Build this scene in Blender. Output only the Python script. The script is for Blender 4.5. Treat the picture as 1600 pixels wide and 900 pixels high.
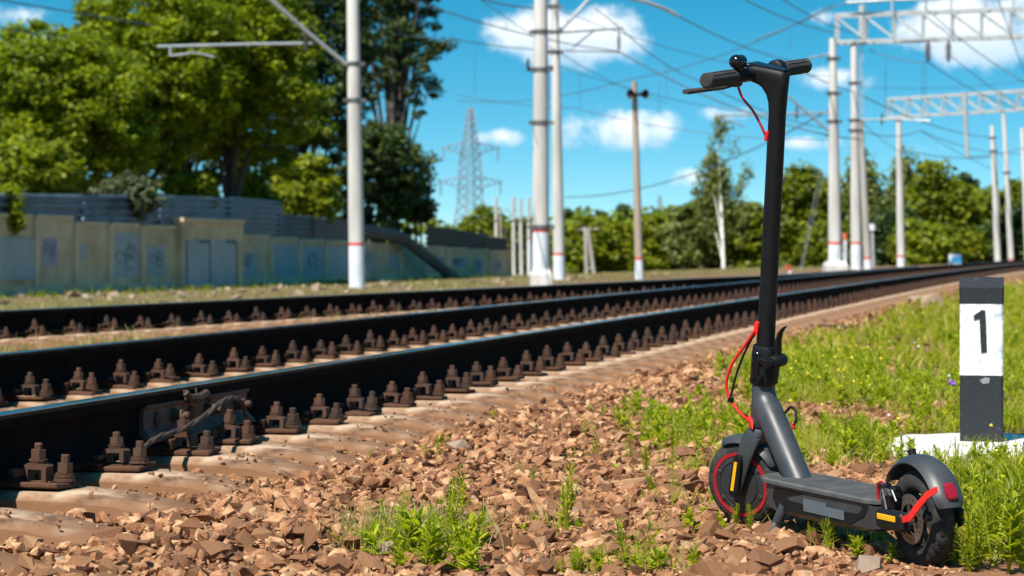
import bpy, bmesh, math, random
import numpy as np
from mathutils import Vector, Matrix

# ------------------------------------------------------------------ scene, camera, sky, sun
scene = bpy.context.scene
for o in list(bpy.data.objects):
    bpy.data.objects.remove(o)
COL = scene.collection
F, YH, H = 3600.0, 388.0, 0.70          # focal length in photo pixels, horizon row, eye height (m)
cam_d = bpy.data.cameras.new('camera')
cam_d.sensor_width = 36.0
cam_d.lens = 36.0 * F / 1600.0
cam_d.shift_y = -(450 - YH) / 1600.0
cam_d.clip_start = 0.1
cam_d.clip_end = 6000
cam_d.dof.use_dof = True
cam_d.dof.focus_distance = 5.55
cam_d.dof.aperture_fstop = 7.5
cam = bpy.data.objects.new('camera', cam_d)
COL.objects.link(cam)
cam.location = (0, 0, H)
cam.rotation_euler = (math.radians(90), 0, 0)
scene.camera = cam
scene.render.resolution_x, scene.render.resolution_y = 1024, 576

SUN_EL = math.radians(54)
SUN_AZ = Vector((-0.56, -0.83)).normalized()      # horizontal direction towards the sun
to_sun = Vector((SUN_AZ.x * math.cos(SUN_EL), SUN_AZ.y * math.cos(SUN_EL), math.sin(SUN_EL)))
sun_d = bpy.data.lights.new('sun', 'SUN')
sun_d.energy = 5.0
sun_d.angle = math.radians(0.5)
sun_d.color = (1.0, 0.94, 0.85)
sun = bpy.data.objects.new('sun', sun_d)
COL.objects.link(sun)
sun.location = (-20, -20, 40)
sun.rotation_euler = to_sun.to_track_quat('Z', 'Y').to_euler()

scene.view_settings.view_transform = 'Standard'
scene.view_settings.look = 'None'
scene.view_settings.exposure = 0.64
scene.view_settings.gamma = 1.0
scene.cycles.max_bounces = 6
scene.cycles.transparent_max_bounces = 8
scene.cycles.use_adaptive_sampling = True
scene.cycles.use_denoising = True


class NT:
    """small helper for node trees"""
    def __init__(self, tree):
        self.t = tree
        self.t.nodes.clear()

    def n(self, typ, **kw):
        nd = self.t.nodes.new(typ)
        for k, v in kw.items():
            if k.startswith('i_'):
                key = k[2:]
                key = int(key) if key.isdigit() else key.replace('_', ' ')
                sock = nd.inputs[key]
                if isinstance(v, bpy.types.NodeSocket):
                    self.t.links.new(v, sock)
                else:
                    sock.default_value = v
            else:
                setattr(nd, k, v)
        return nd

    def link(self, a, b):
        self.t.links.new(a, b)

    def math(self, op, a, b=None, c=None, clamp=False):
        kw = {'operation': op, 'use_clamp': clamp, 'i_0': a}
        if b is not None:
            kw['i_1'] = b
        if c is not None:
            kw['i_2'] = c
        return self.n('ShaderNodeMath', **kw).outputs[0]

    def mix(self, fac, a, b, blend='MIX'):
        nd = self.n('ShaderNodeMix', data_type='RGBA', blend_type=blend)
        for sock, v in ((nd.inputs[0], fac), (nd.inputs[6], a), (nd.inputs[7], b)):
            if isinstance(v, bpy.types.NodeSocket):
                self.t.links.new(v, sock)
            else:
                sock.default_value = v
        return nd.outputs[2]


def rgba(c):
    return (c[0], c[1], c[2], 1.0)


world = bpy.data.worlds.new('World')
scene.world = world
world.use_nodes = True
W = NT(world.node_tree)
tc = W.n('ShaderNodeTexCoord')
lift = W.n('ShaderNodeVectorMath', operation='MULTIPLY_ADD', i_0=tc.outputs['Generated'])
lift.inputs[1].default_value = (1, 1, 2.4)
lift.inputs[2].default_value = (0, 0, 0.065)
lnorm = W.n('ShaderNodeVectorMath', operation='NORMALIZE', i_0=lift.outputs[0])
sky = W.n('ShaderNodeTexSky', sky_type='NISHITA', sun_disc=False, i_Vector=lnorm.outputs[0])
sky.sun_elevation = SUN_EL
sky.sun_rotation = math.atan2(SUN_AZ.x, SUN_AZ.y)
sky.altitude = 0.0
sky.air_density = 1.0
sky.dust_density = 0.35
sky.ozone_density = 2.0
hs = W.n('ShaderNodeHueSaturation', i_Hue=0.471, i_Saturation=1.50, i_Value=1.36, i_Color=sky.outputs[0])
# cumulus clouds: soft ragged patches in the sky dome (direction space)
sep = W.n('ShaderNodeSeparateXYZ', i_0=tc.outputs['Generated'])
ysafe = W.math('MAXIMUM', sep.outputs[1], 0.02)
u = W.math('DIVIDE', sep.outputs[0], ysafe)
v = W.math('DIVIDE', sep.outputs[2], ysafe)
uv = W.n('ShaderNodeCombineXYZ', i_0=u, i_1=v)
n1 = W.n('ShaderNodeTexNoise', i_Vector=uv.outputs[0], i_Scale=70.0, i_Detail=7.0, i_Roughness=0.62)
n2 = W.n('ShaderNodeTexNoise', i_Vector=uv.outputs[0], i_Scale=26.0, i_Detail=3.0, i_Roughness=0.5)
nz = W.math('ADD', W.math('MULTIPLY', n1.outputs[0], 0.65), W.math('MULTIPLY', n2.outputs[0], 0.55))
ahead = W.math('GREATER_THAN', sep.outputs[1], 0.05)
clouds = [  # centre azimuth and elevation (tangents), half width, half height, density
    (0.0235, 0.0915, 0.044, 0.0165, 1.25), (0.006, 0.0955, 0.018, 0.009, .7),
    (0.0475, 0.0510, 0.032, 0.0115, 1.15), (0.041, 0.057, 0.014, 0.008, .6),
    (-0.0060, 0.0475, 0.014, 0.0055, 0.85),
    (0.197, 0.0930, 0.038, 0.019, 1.3), (0.222, 0.104, 0.03, 0.012, 1.0),
    (0.1400, 0.0730, 0.022, 0.006, 0.62), (0.132, 0.045, 0.016, 0.004, .55),
    (0.1790, 0.0440, 0.012, 0.004, 0.5), (0.0745, 0.0300, 0.010, 0.006, 0.75),
    (0.1000, 0.0580, 0.020, 0.004, 0.6), (0.139, 0.1, 0.012, 0.004, .5),
    (-0.216, 0.101, 0.02, 0.006, 0.7), (-0.042, 0.064, 0.016, 0.006, 0.5),
    (0.34, 0.085, 0.06, 0.02, 1.2), (-0.42, 0.12, 0.07, 0.022, 1.2), (0.55, 0.16, 0.08, 0.02, 1.2),
    (-0.12, 0.22, 0.07, 0.02, 1.1), (0.2, 0.27, 0.08, 0.02, 1.1), (-0.75, 0.2, 0.1, 0.03, 1.2)]
mask = None
low = None
for cu, cv, a, b, den in clouds:
    du = W.math('DIVIDE', W.math('SUBTRACT', u, cu), a)
    dv0 = W.math('SUBTRACT', v, cv)
    dv = W.math('DIVIDE', dv0, b)
    r2 = W.math('ADD', W.math('MULTIPLY', du, du), W.math('MULTIPLY', dv, dv))
    m = W.math('MULTIPLY', W.math('SUBTRACT', 1.0, r2), den)
    lo = W.math('MULTIPLY', dv, -1.0)
    if mask is None:
        mask, low = m, lo
    else:
        low_new = W.math('GREATER_THAN', m, mask)
        low = W.math('ADD', W.math('MULTIPLY', low_new, lo), W.math('MULTIPLY', W.math('SUBTRACT', 1.0, low_new), low))
        mask = W.math('MAXIMUM', mask, m)
den = W.math('ADD', mask, W.math('MULTIPLY', W.math('SUBTRACT', nz, 0.62), 3.4))
rmp = W.n('ShaderNodeMapRange', interpolation_type='SMOOTHSTEP', i_0=den, i_1=0.05, i_2=1.0, i_3=0.0, i_4=0.96)
cl = W.math('MULTIPLY', rmp.outputs[0], ahead)
shade = W.n('ShaderNodeMapRange', i_0=W.math('ADD', low, W.math('MULTIPLY', n2.outputs[0], 0.6)), i_1=-0.1, i_2=1.1, i_3=0.0, i_4=1.0)
ccol = W.mix(shade.outputs[0], (11.0, 11.3, 11.6, 1), (5.2, 7.4, 9.4, 1))
sk = W.mix(cl, hs.outputs[0], ccol)
bg = W.n('ShaderNodeBackground', i_Color=sk, i_Strength=0.070)
wo = W.n('ShaderNodeOutputWorld', i_Surface=bg.outputs[0])

# ------------------------------------------------------------------ tags and mesh helpers
def tag(o, label=None, cat=None, group=None, kind=None):
    if label: o['label'] = label
    if cat: o['category'] = cat
    if group: o['group'] = group
    if kind: o['kind'] = kind
    return o


def empty(name, loc=(0, 0, 0), rz=0.0):
    o = bpy.data.objects.new(name, None)
    COL.objects.link(o)
    o.location = loc
    o.rotation_euler = (0, 0, rz)
    o.empty_display_size = 0.1
    return o


def thing(name, label, cat, loc=(0, 0, 0), rz=0.0, group=None):
    return tag(empty(name, loc, rz), label, cat, group)


def link_mesh(name, me, mat=None, parent=None, smooth=False):
    if mat is not None and len(me.materials) == 0:
        me.materials.append(mat)
    o = bpy.data.objects.new(name, me)
    COL.objects.link(o)
    if parent is not None:
        o.parent = parent
    return o


def np_mesh(name, verts, faces, smooth=False):
    """fast mesh from numpy arrays; faces (n,3) or (n,4)"""
    me = bpy.data.meshes.new(name)
    verts = np.asarray(verts, dtype=np.float32)
    faces = np.asarray(faces, dtype=np.int32)
    k = faces.shape[1]
    me.vertices.add(len(verts))
    me.vertices.foreach_set('co', verts.ravel())
    me.loops.add(faces.size)
    me.loops.foreach_set('vertex_index', faces.ravel())
    me.polygons.add(len(faces))
    me.polygons.foreach_set('loop_start', np.arange(0, faces.size, k, dtype=np.int32))
    me.polygons.foreach_set('loop_total', np.full(len(faces), k, dtype=np.int32))
    me.polygons.foreach_set('use_smooth', np.full(len(faces), bool(smooth), dtype=bool))
    me.update(calc_edges=True)
    return me


class MB:
    """collects simple solids into one mesh"""
    def __init__(self, M=None):
        self.v, self.f, self.s = [], [], []
        self.M = M or Matrix.Identity(4)

    def add(self, vs, fs, smooth=False):
        b = len(self.v)
        M = self.M
        for p in vs:
            self.v.append(tuple(M @ Vector(p)))
        for q in fs:
            self.f.append(tuple(b + i for i in q))
            self.s.append(smooth)
        return self

    def box(self, c, s, rot=None):
        hx, hy, hz = s[0] / 2, s[1] / 2, s[2] / 2
        vs = []
        for dx, dy, dz in ((-1, -1, -1), (1, -1, -1), (1, 1, -1), (-1, 1, -1), (-1, -1, 1), (1, -1, 1), (1, 1, 1), (-1, 1, 1)):
            p = Vector((dx * hx, dy * hy, dz * hz))
            if rot is not None: p = rot @ p
            vs.append(p + Vector(c))
        return self.add(vs, [(0, 3, 2, 1), (4, 5, 6, 7), (0, 1, 5, 4), (1, 2, 6, 5), (2, 3, 7, 6), (3, 0, 4, 7)])

    def rbox(self, c, s, r, rot=None):
        """box with chamfered edges"""
        hx, hy, hz = s[0] / 2, s[1] / 2, s[2] / 2
        pts = []
        for sx in (-1, 1):
            for sy in (-1, 1):
                for sz in (-1, 1):
                    for ax in range(3):
                        p = [sx * (hx - r), sy * (hy - r), sz * (hz - r)]
                        p[ax] = (sx * hx, sy * hy, sz * hz)[ax]
                        p = Vector(p)
                        if rot is not None: p = rot @ p
                        pts.append(p + Vector(c))
        return self.hull(pts)

    def hull(self, pts, smooth=False):
        bm = bmesh.new()
        for p in pts: bm.verts.new(p)
        bmesh.ops.convex_hull(bm, input=bm.verts)
        loose = [q for q in bm.verts if not q.link_faces]
        bmesh.ops.delete(bm, geom=loose, context='VERTS')
        bmesh.ops.recalc_face_normals(bm, faces=bm.faces)
        bm.verts.index_update()
        self.add([q.co.copy() for q in bm.verts], [[q.index for q in fc.verts] for fc in bm.faces], smooth)
        bm.free()
        return self

    def loft(self, rings, cap=True, smooth=True, closed=False):
        n = len(rings[0])
        vs = [p for r in rings for p in r]
        fs = []
        m = len(rings)
        for i in range(m if closed else m - 1):
            a, b = i * n, ((i + 1) % m) * n
            for j in range(n):
                k = (j + 1) % n
                fs.append((a + j, a + k, b + k, b + j))
        base = len(self.v)
        self.add(vs, fs, smooth)
        if cap and not closed:
            self.f.append(tuple(base + n - 1 - j for j in range(n)))
            self.s.append(False)
            self.f.append(tuple(base + (m - 1) * n + j for j in range(n)))
            self.s.append(False)
        return self

    def tube(self, pts, r, n=10, smooth=True, cap=True, flat=1.0):
        pts = [Vector(p) for p in pts]
        rs = r if isinstance(r, (list, tuple)) else [r] * len(pts)
        rings = []
        up = None
        for i, p in enumerate(pts):
            if i == 0: t = pts[1] - pts[0]
            elif i == len(pts) - 1: t = pts[-1] - pts[-2]
            else: t = (pts[i + 1] - pts[i]).normalized() + (pts[i] - pts[i - 1]).normalized()
            t = t.normalized()
            if up is None:
                ref = Vector((0, 0, 1)) if abs(t.z) < 0.9 else Vector((0, 1, 0))
                a = t.cross(ref).normalized()
            else:
                a = (up - t * up.dot(t)).normalized()
            up = a
            b = t.cross(a)
            rings.append([p + (a * math.cos(2 * math.pi * j / n) + b * math.sin(2 * math.pi * j / n) * flat) * rs[i] for j in range(n)])
        return self.loft(rings, cap, smooth)

    def bar(self, p, q, w, h=None):
        """square bar between two points"""
        h = h or w
        p, q = Vector(p), Vector(q)
        t = (q - p).normalized()
        ref = Vector((0, 0, 1)) if abs(t.z) < 0.95 else Vector((0, 1, 0))
        a = t.cross(ref).normalized()
        b = t.cross(a)
        rg = lambda c: [c + a * sx * w / 2 + b * sy * h / 2 for sx, sy in ((-1, -1), (1, -1), (1, 1), (-1, 1))]
        return self.loft([rg(p), rg(q)], True, False)

    def lathe(self, prof, n=24, axis='z', c=(0, 0, 0), smooth=True, closed=False, cap=False):
        """profile of (radius, height) turned round an axis"""
        rings = []
        for r, h in prof:
            ring = []
            for j in range(n):
                a = 2 * math.pi * j / n
                x, y = r * math.cos(a), r * math.sin(a)
                p = {'z': (x, y, h), 'y': (x, h, -y), 'x': (h, x, y)}[axis]
                ring.append(Vector(p) + Vector(c))
            rings.append(ring)
        return self.loft(rings, cap, smooth, closed)

    def sphere(self, c, r, n=12, sc=(1, 1, 1)):
        prof = [(max(1e-4, math.sin(math.pi * i / n)) * r, -math.cos(math.pi * i / n) * r) for i in range(n + 1)]
        rings = [[(c[0] + pr * math.cos(2 * math.pi * j / (2 * n)) * sc[0], c[1] + pr * math.sin(2 * math.pi * j / (2 * n)) * sc[1], c[2] + ph * sc[2]) for j in range(2 * n)] for pr, ph in prof]
        return self.loft(rings, False, True)

    def prism(self, poly, z0, z1, smooth=False):
        """polygon in xy extruded in z"""
        return self.loft([[(p[0], p[1], z0) for p in poly], [(p[0], p[1], z1) for p in poly]], True, smooth)

    def mesh(self, name):
        me = bpy.data.meshes.new(name)
        me.from_pydata(self.v, [], self.f)
        me.polygons.foreach_set('use_smooth', self.s)
        me.update()
        return me

    def build(self, name, mat, parent=None, sharp=True, fix=True):
        me = self.mesh(name)
        if fix:
            bm = bmesh.new()
            bm.from_mesh(me)
            bmesh.ops.recalc_face_normals(bm, faces=bm.faces)
            bm.to_mesh(me)
            bm.free()
        if sharp and any(self.s):
            me.set_sharp_from_angle(angle=math.radians(42))
        return link_mesh(name, me, mat, parent)


def copy_obj(o, parent, name=None):
    c = o.copy()
    if name: c.name = name
    COL.objects.link(c)
    c.parent = parent
    return c


def at(px, py, Y):
    """point seen at photo pixel px,py when it stands Y metres ahead"""
    return Vector(((px - 800) / F * Y, Y, H + (YH - py) / F * Y))


# ------------------------------------------------------------------ materials
def mat(name, c1, c2=None, rough=0.6, metal=0.0, scale=12.0, bump=0.0, bscale=None, detail=5.0, island=0.0, c3=None,
        spec=0.5, coat=0.0, contrast=(0.35, 0.68), stretch=(1, 1, 1), dist=0.01, rvar=0.0):
    m = bpy.data.materials.new(name)
    m.use_nodes = True
    T = NT(m.node_tree)
    tcn = T.n('ShaderNodeTexCoord')
    mp = T.n('ShaderNodeMapping', i_Vector=tcn.outputs['Object'])
    mp.inputs['Scale'].default_value = stretch
    nz = T.n('ShaderNodeTexNoise', i_Vector=mp.outputs[0], i_Scale=scale, i_Detail=detail, i_Roughness=0.62)
    mr = T.n('ShaderNodeMapRange', i_0=nz.outputs[0], i_1=contrast[0], i_2=contrast[1])
    fac = mr.outputs[0]
    if island > 0:
        g = T.n('ShaderNodeNewGeometry')
        fac = T.math('ADD', T.math('MULTIPLY', fac, 1 - island), T.math('MULTIPLY', g.outputs['Random Per Island'], island))
    c2 = c2 or c1
    if c3 is None:
        col = T.mix(fac, rgba(c1), rgba(c2))
    else:
        cr = T.n('ShaderNodeValToRGB', i_Fac=fac)
        e = cr.color_ramp.elements
        e[0].position, e[0].color = 0.12, rgba(c1)
        e[1].position, e[1].color = 0.5, rgba(c2)
        e.new(0.9).color = rgba(c3)
        col = cr.outputs[0]
    p = T.n('ShaderNodeBsdfPrincipled', i_Metallic=metal, i_Roughness=rough)
    T.link(col, p.inputs['Base Color'])
    p.inputs['Specular IOR Level'].default_value = spec
    p.inputs['Coat Weight'].default_value = coat
    if rvar > 0:
        rr = T.n('ShaderNodeMapRange', i_0=nz.outputs[0], i_1=0.3, i_2=0.7, i_3=max(0.02, rough - rvar), i_4=min(1, rough + rvar))
        T.link(rr.outputs[0], p.inputs['Roughness'])
    if bump > 0:
        nb = T.n('ShaderNodeTexNoise', i_Vector=mp.outputs[0], i_Scale=bscale or scale * 3, i_Detail=6.0, i_Roughness=0.65)
        bp = T.n('ShaderNodeBump', i_Strength=bump, i_Distance=dist, i_Height=nb.outputs[0])
        T.link(bp.outputs[0], p.inputs['Normal'])
    o = T.n('ShaderNodeOutputMaterial', i_Surface=p.outputs[0])
    return m


def leaf_mat(name, c1, c2, c3, trans=0.4, rough=0.5, nscale=0.35):
    m = bpy.data.materials.new(name)
    m.use_nodes = True
    T = NT(m.node_tree)
    g = T.n('ShaderNodeNewGeometry')
    tcn = T.n('ShaderNodeTexCoord')
    nz = T.n('ShaderNodeTexNoise', i_Vector=tcn.outputs['Object'], i_Scale=nscale, i_Detail=3.0)
    f = T.math('ADD', T.math('MULTIPLY', g.outputs['Random Per Island'], 0.6), T.math('MULTIPLY', nz.outputs[0], 0.45))
    cr = T.n('ShaderNodeValToRGB', i_Fac=f)
    e = cr.color_ramp.elements
    e[0].position, e[0].color = 0.15, rgba(c1)
    e[1].position, e[1].color = 0.5, rgba(c2)
    e.new(0.88).color = rgba(c3)
    p = T.n('ShaderNodeBsdfPrincipled', i_Roughness=rough)
    p.inputs['Specular IOR Level'].default_value = 0.3
    T.link(cr.outputs[0], p.inputs['Base Color'])
    tcol = T.mix(1.0, cr.outputs[0], (1.5, 1.55, 0.55, 1), 'MULTIPLY')
    t = T.n('ShaderNodeBsdfTranslucent', i_Color=tcol)
    mx = T.n('ShaderNodeMixShader', i_0=trans, i_1=p.outputs[0], i_2=t.outputs[0])
    T.n('ShaderNodeOutputMaterial', i_Surface=mx.outputs[0])
    return m


# ------------------------------------------------------------------ numpy noise, terrain
def _hash(i, j, seed):
    h = (i.astype(np.int64) * 374761393 + j.astype(np.int64) * 668265263 + seed * 974711) & 0x7fffffff
    h = ((h ^ (h >> 13)) * 1274126177) & 0x7fffffff
    h = h ^ (h >> 16)
    return (h & 0xffff) / 65535.0


def vnoise(x, y, seed=0):
    x = np.asarray(x, float); y = np.asarray(y, float)
    i, j = np.floor(x), np.floor(y)
    fx, fy = x - i, y - j
    fx, fy = fx * fx * (3 - 2 * fx), fy * fy * (3 - 2 * fy)
    i = i.astype(int); j = j.astype(int)
    a, b = _hash(i, j, seed), _hash(i + 1, j, seed)
    c, d = _hash(i, j + 1, seed), _hash(i + 1, j + 1, seed)
    return (a * (1 - fx) + b * fx) * (1 - fy) + (c * (1 - fx) + d * fx) * fy


def fbm(x, y, seed=0, o=4):
    s, a, t = 0, 0.5, 0
    for k in range(o):
        s = s + a * vnoise(np.asarray(x) * 2 ** k, np.asarray(y) * 2 ** k, seed + k)
        t += a
        a *= 0.5
    return s / t


PHI, KAP = 0.23276, 0.00075
TP = math.tan(PHI)


def rail_x(y):
    """x of the near rail's centre line at depth y"""
    y = np.asarray(y, float)
    t = np.clip(y, -30, 150) - 1
    q = 0.5 * KAP / math.cos(PHI) ** 3
    slope_end = TP + 2 * q * 149
    return -2.633 + t * TP + q * t * t * np.where(t > 0, 1, 0) + np.maximum(y - 150, 0) * slope_end


def rail_dir(y):
    e = 0.05
    d = Vector((float(rail_x(y + e) - rail_x(y - e)), 2 * e, 0))
    return d.normalized()


def lat(x, y):
    return (np.asarray(x) - rail_x(y)) * math.cos(PHI)


RAIL_TOP, RAIL_H = 0.254, 0.180
SLEEPER_TOP = RAIL_TOP - RAIL_H - 0.022


def rail2_x(y):
    """x of the near rail of the second, lower track"""
    y = np.asarray(y, float)
    a = -3.67 + 0.358 * (y - 16.5)
    b = rail_x(y) - 1.64 - 0.46
    w = np.clip((y - 34) / 9, 0, 1)
    w = w * w * (3 - 2 * w)
    return a * (1 - w) + b * w


_TL = [-400, -60, -34, -28.6, -20, -13, -8.5, -7.2, -5, -3.2, -2.3, 0.5, 0.8, 1.1, 1.5, 3, 10, 40, 400]
_TZ = [-1.6, -1.2, -1.0, -0.74, -0.42, -0.20, -0.12, -0.05, -0.03, -0.04, -0.03, -0.03, 0.012, 0.012, 0.0, 0.01, 0.04, 0.0, -0.3]


def terrain(x, y):
    x = np.asarray(x, float); y = np.asarray(y, float)
    L = lat(x, y)
    z = np.interp(L, _TL, _TZ)
    z = z + (fbm(x * 1.6, y * 1.6, 3, 3) - 0.5) * 0.05 * np.clip((np.abs(L - 1.5)) / 2.5, 0.25, 1) * np.where((L > -2.4) & (L < 0.6), 0.3, 1)
    z = z - 0.05 * np.exp(-((x - 1.74) / .5) ** 2 - ((y - 8.2) / .6) ** 2)
    z = z + (fbm(x * 0.15, y * 0.15, 9, 2) - 0.5) * 0.25 * np.clip((np.abs(L) - 8) / 20, 0, 1)
    return z


def tz(x, y):
    return float(terrain(x, y))


_GY = [3.0, 4.5, 6.0, 7.4, 8.2, 9.5, 10.6, 13, 16, 20, 200]
_GX = [1.30, 1.22, 1.15, 1.05, 0.55, 0.50, 0.85, 1.2, 1.9, 2.9, None]


def veg(x, y):
    """how densely plants cover the ground, 0..1"""
    x = np.asarray(x, float); y = np.asarray(y, float)
    gx = list(_GX)
    gx[-1] = float(rail_x(200)) + 0.9
    b = np.where(y < 20, np.interp(y, _GY[:-1], gx[:-1]), rail_x(y) + 0.9)
    n = fbm(x * 2.1, y * 1.3, 21, 4) - 0.5
    w = 0.28 + 0.012 * y
    d = np.clip((x - b + n * 1.1) / w, 0, 1)
    for cx, cy, rx, ry, s in ((1.30, 9.35, 0.34, 0.55, 1.0), (0.86, 7.1, 0.30, 0.8, 1.0), (0.80, 5.6, .35, .5, 1.0)):
        q = ((x - cx) / rx) ** 2 + ((y - cy) / ry) ** 2
        d = d * (1 - s * np.clip(1.6 - q + n * 2.0, 0, 1))
    for cx, cy, rx, ry, s in ((0.58, 8.35, .26, .5, .9), (0.50, 9.2, .25, .45, .8), (0.85, 10.1, .3, .5, .9), (-0.22, 5.32, .17, .22, .8), (0.21, 5.0, .16, .12, .7), (0.58, 5.70, .12, .08, .25),
                              (1.02, 5.25, .16, .3, .8), (0.78, 5.40, .18, .16, .45), (0.45, 6.3, .18, .3, .55), (0.46, 5.62, .10, .12, .3), (0.62, 7.3, .2, .4, .6), (0.15, 6.9, .2, .3, .35), (0.30, 7.6, .14, .25, .4), (1.05, 7.6, .2, .3, .7), (0.1, 5.7, .1, .1, .5)):
        q = ((x - cx) / rx) ** 2 + ((y - cy) / ry) ** 2
        d = np.maximum(d, s * np.clip(1.15 - q + n * 3.0, 0, 1))
    d = d * np.clip((fbm(x * 1.3 + 7, y * .9, 55, 3) - .22) * 4.5, .25, 1)
    # patches beyond the tracks
    L = lat(x, y)
    n2 = fbm(x * 0.8, y * 0.5, 5, 3)
    l2 = np.where(L < -3.0, np.clip((n2 - 0.40) * 6, 0, 1), 0)
    l2 = np.where(L < -10, np.clip((n2 - 0.18) * 6, 0, 1), l2)
    l2 = np.where((L < -2.6) & (L > -5.5), np.clip((n2 - 0.40) * 6, 0, 1) * 0.8, l2)
    return np.where(L > 0.3, d, l2)

# ------------------------------------------------------------------ shared materials
M_STONE = mat('ballast_stone', (0.085, 0.036, 0.018), (0.34, 0.155, 0.070), rough=0.88, scale=30, bump=0.75, bscale=150, island=0.52, c3=(0.60, 0.375, 0.205), dist=0.006, spec=0.3)
M_PALE = mat('pale_stone', (0.24, 0.165, 0.115), (0.40, 0.30, 0.22), rough=0.85, scale=14, bump=0.5, bscale=40, island=0.5, dist=0.005, spec=0.3)
M_CONC = mat('sleeper_concrete', (0.10, 0.050, 0.027), (0.30, 0.185, 0.112), rough=0.88, scale=6.0, bump=0.45, bscale=60, c3=(0.45, 0.335, 0.235), dist=0.004, spec=0.25)
M_RAIL = mat('rail_rust', (0.008, 0.0065, 0.006), (0.017, 0.012, 0.010), rough=0.95, scale=9, bump=0.25, bscale=60, dist=0.002, spec=0.04)
M_STEEL = mat('polished_rail', (0.30, 0.32, 0.34), (0.42, 0.43, 0.44), rough=0.22, metal=1.0, scale=6, stretch=(6, 0.4, 1), rvar=0.10)
M_FAST = mat('fastener_rust', (0.030, 0.019, 0.014), (0.085, 0.050, 0.035), rough=0.75, metal=0.0, scale=30, bump=0.4, bscale=120, dist=0.003, island=0.2, spec=0.35)
M_PLATE = mat('tie_plate_rust', (0.040, 0.021, 0.012), (0.11, 0.052, 0.026), rough=0.85, scale=24, bump=0.4, bscale=90, dist=0.003, spec=0.25)
M_CABLE = mat('cable_brown', (0.030, 0.018, 0.012), (0.085, 0.055, 0.035), rough=0.8, scale=60, bump=0.5, bscale=200, dist=0.002)

T_ = M_CONC.node_tree
_p = next(n for n in T_.nodes if n.type == 'BSDF_PRINCIPLED')
_src = _p.inputs['Base Color'].links[0].from_socket
_tc = T_.nodes.new('ShaderNodeTexCoord')
_sx = T_.nodes.new('ShaderNodeSeparateXYZ'); T_.links.new(_tc.outputs['Object'], _sx.inputs[0])
_nz = T_.nodes.new('ShaderNodeTexNoise'); _nz.inputs['Scale'].default_value = 9.0; T_.links.new(_tc.outputs['Object'], _nz.inputs['Vector'])
_ad = T_.nodes.new('ShaderNodeMath'); _ad.operation = 'MULTIPLY_ADD'; _ad.inputs[1].default_value = .05
T_.links.new(_nz.outputs[0], _ad.inputs[0]); T_.links.new(_sx.outputs[2], _ad.inputs[2])
_mr = T_.nodes.new('ShaderNodeMapRange'); _mr.inputs[1].default_value = 0.018; _mr.inputs[2].default_value = -0.012; T_.links.new(_ad.outputs[0], _mr.inputs[0])
_mx = T_.nodes.new('ShaderNodeMix'); _mx.data_type = 'RGBA'; _mx.inputs[7].default_value = (0.21, 0.105, 0.052, 1)
T_.links.new(_mr.outputs[0], _mx.inputs[0]); T_.links.new(_src, _mx.inputs[6]); T_.links.new(_mx.outputs[2], _p.inputs['Base Color'])

for m_, k_ in ((M_FAST, .9), (M_PLATE, .8)):      # each fastener rusts its own way
    T_ = m_.node_tree
    _p = next(n for n in T_.nodes if n.type == 'BSDF_PRINCIPLED')
    _src = _p.inputs['Base Color'].links[0].from_socket
    _oi = T_.nodes.new('ShaderNodeObjectInfo')
    _mr = T_.nodes.new('ShaderNodeMapRange'); _mr.inputs[3].default_value = 0.0; _mr.inputs[4].default_value = k_
    T_.links.new(_oi.outputs['Random'], _mr.inputs[0])
    _mx = T_.nodes.new('ShaderNodeMix'); _mx.data_type = 'RGBA'; _mx.inputs[7].default_value = (0.095, 0.043, 0.024, 1)
    T_.links.new(_mr.outputs[0], _mx.inputs[0]); T_.links.new(_src, _mx.inputs[6]); T_.links.new(_mx.outputs[2], _p.inputs['Base Color'])

# ------------------------------------------------------------------ ground
def graded(parts):
    a = []
    for lo, hi, st in parts:
        a += list(np.arange(lo, hi, st))
    return np.array(a + [parts[-1][1]])


gx = graded([(-900, -200, 100), (-200, -60, 14), (-60, -16, 2.2), (-16, -3, 0.5), (-3, 4, 0.08), (4, 16, 0.5), (16, 60, 2.5), (60, 200, 14), (200, 900, 100)])
gy = graded([(-60, -8, 8), (-8, 3, 0.8), (3, 16, 0.10), (16, 45, 0.5), (45, 160, 2.5), (160, 400, 20), (400, 2400, 200)])
GX, GY = np.meshgrid(gx, gy)
GZ = terrain(GX, GY)
near = (GY < 18) & (GX > -3.5) & (GX < 4)
GZ = GZ + np.where(near, (fbm(GX * 9, GY * 9, 31, 3) - 0.5) * 0.035, 0)
nx, ny = len(gx), len(gy)
idx = np.arange(nx * ny).reshape(ny, nx)
gf = np.stack([idx[:-1, :-1], idx[:-1, 1:], idx[1:, 1:], idx[1:, :-1]], -1).reshape(-1, 4)
gme = np_mesh('ground', np.stack([GX, GY, GZ], -1).reshape(-1, 3), gf, True)
at_ = gme.attributes.new('green', 'FLOAT', 'POINT')
at_.data.foreach_set('value', veg(GX, GY).ravel().astype(np.float32))
mg = bpy.data.materials.new('soil')
mg.use_nodes = True
T = NT(mg.node_tree)
ga = T.n('ShaderNodeAttribute', attribute_name='green')
tcn = T.n('ShaderNodeTexCoord')
nA = T.n('ShaderNodeTexNoise', i_Vector=tcn.outputs['Object'], i_Scale=3.0, i_Detail=6.0, i_Roughness=0.65)
nB = T.n('ShaderNodeTexNoise', i_Vector=tcn.outputs['Object'], i_Scale=38.0, i_Detail=4.0, i_Roughness=0.7)
vor = T.n('ShaderNodeTexVoronoi', i_Vector=tcn.outputs['Object'], i_Scale=34.0)
soil = T.mix(nB.outputs[0], (0.10, 0.046, 0.025, 1), (0.34, 0.175, 0.095, 1))
soil = T.mix(T.math('MULTIPLY', vor.outputs['Color'], 0.5), soil, (0.27, 0.13, 0.07, 1))
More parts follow.
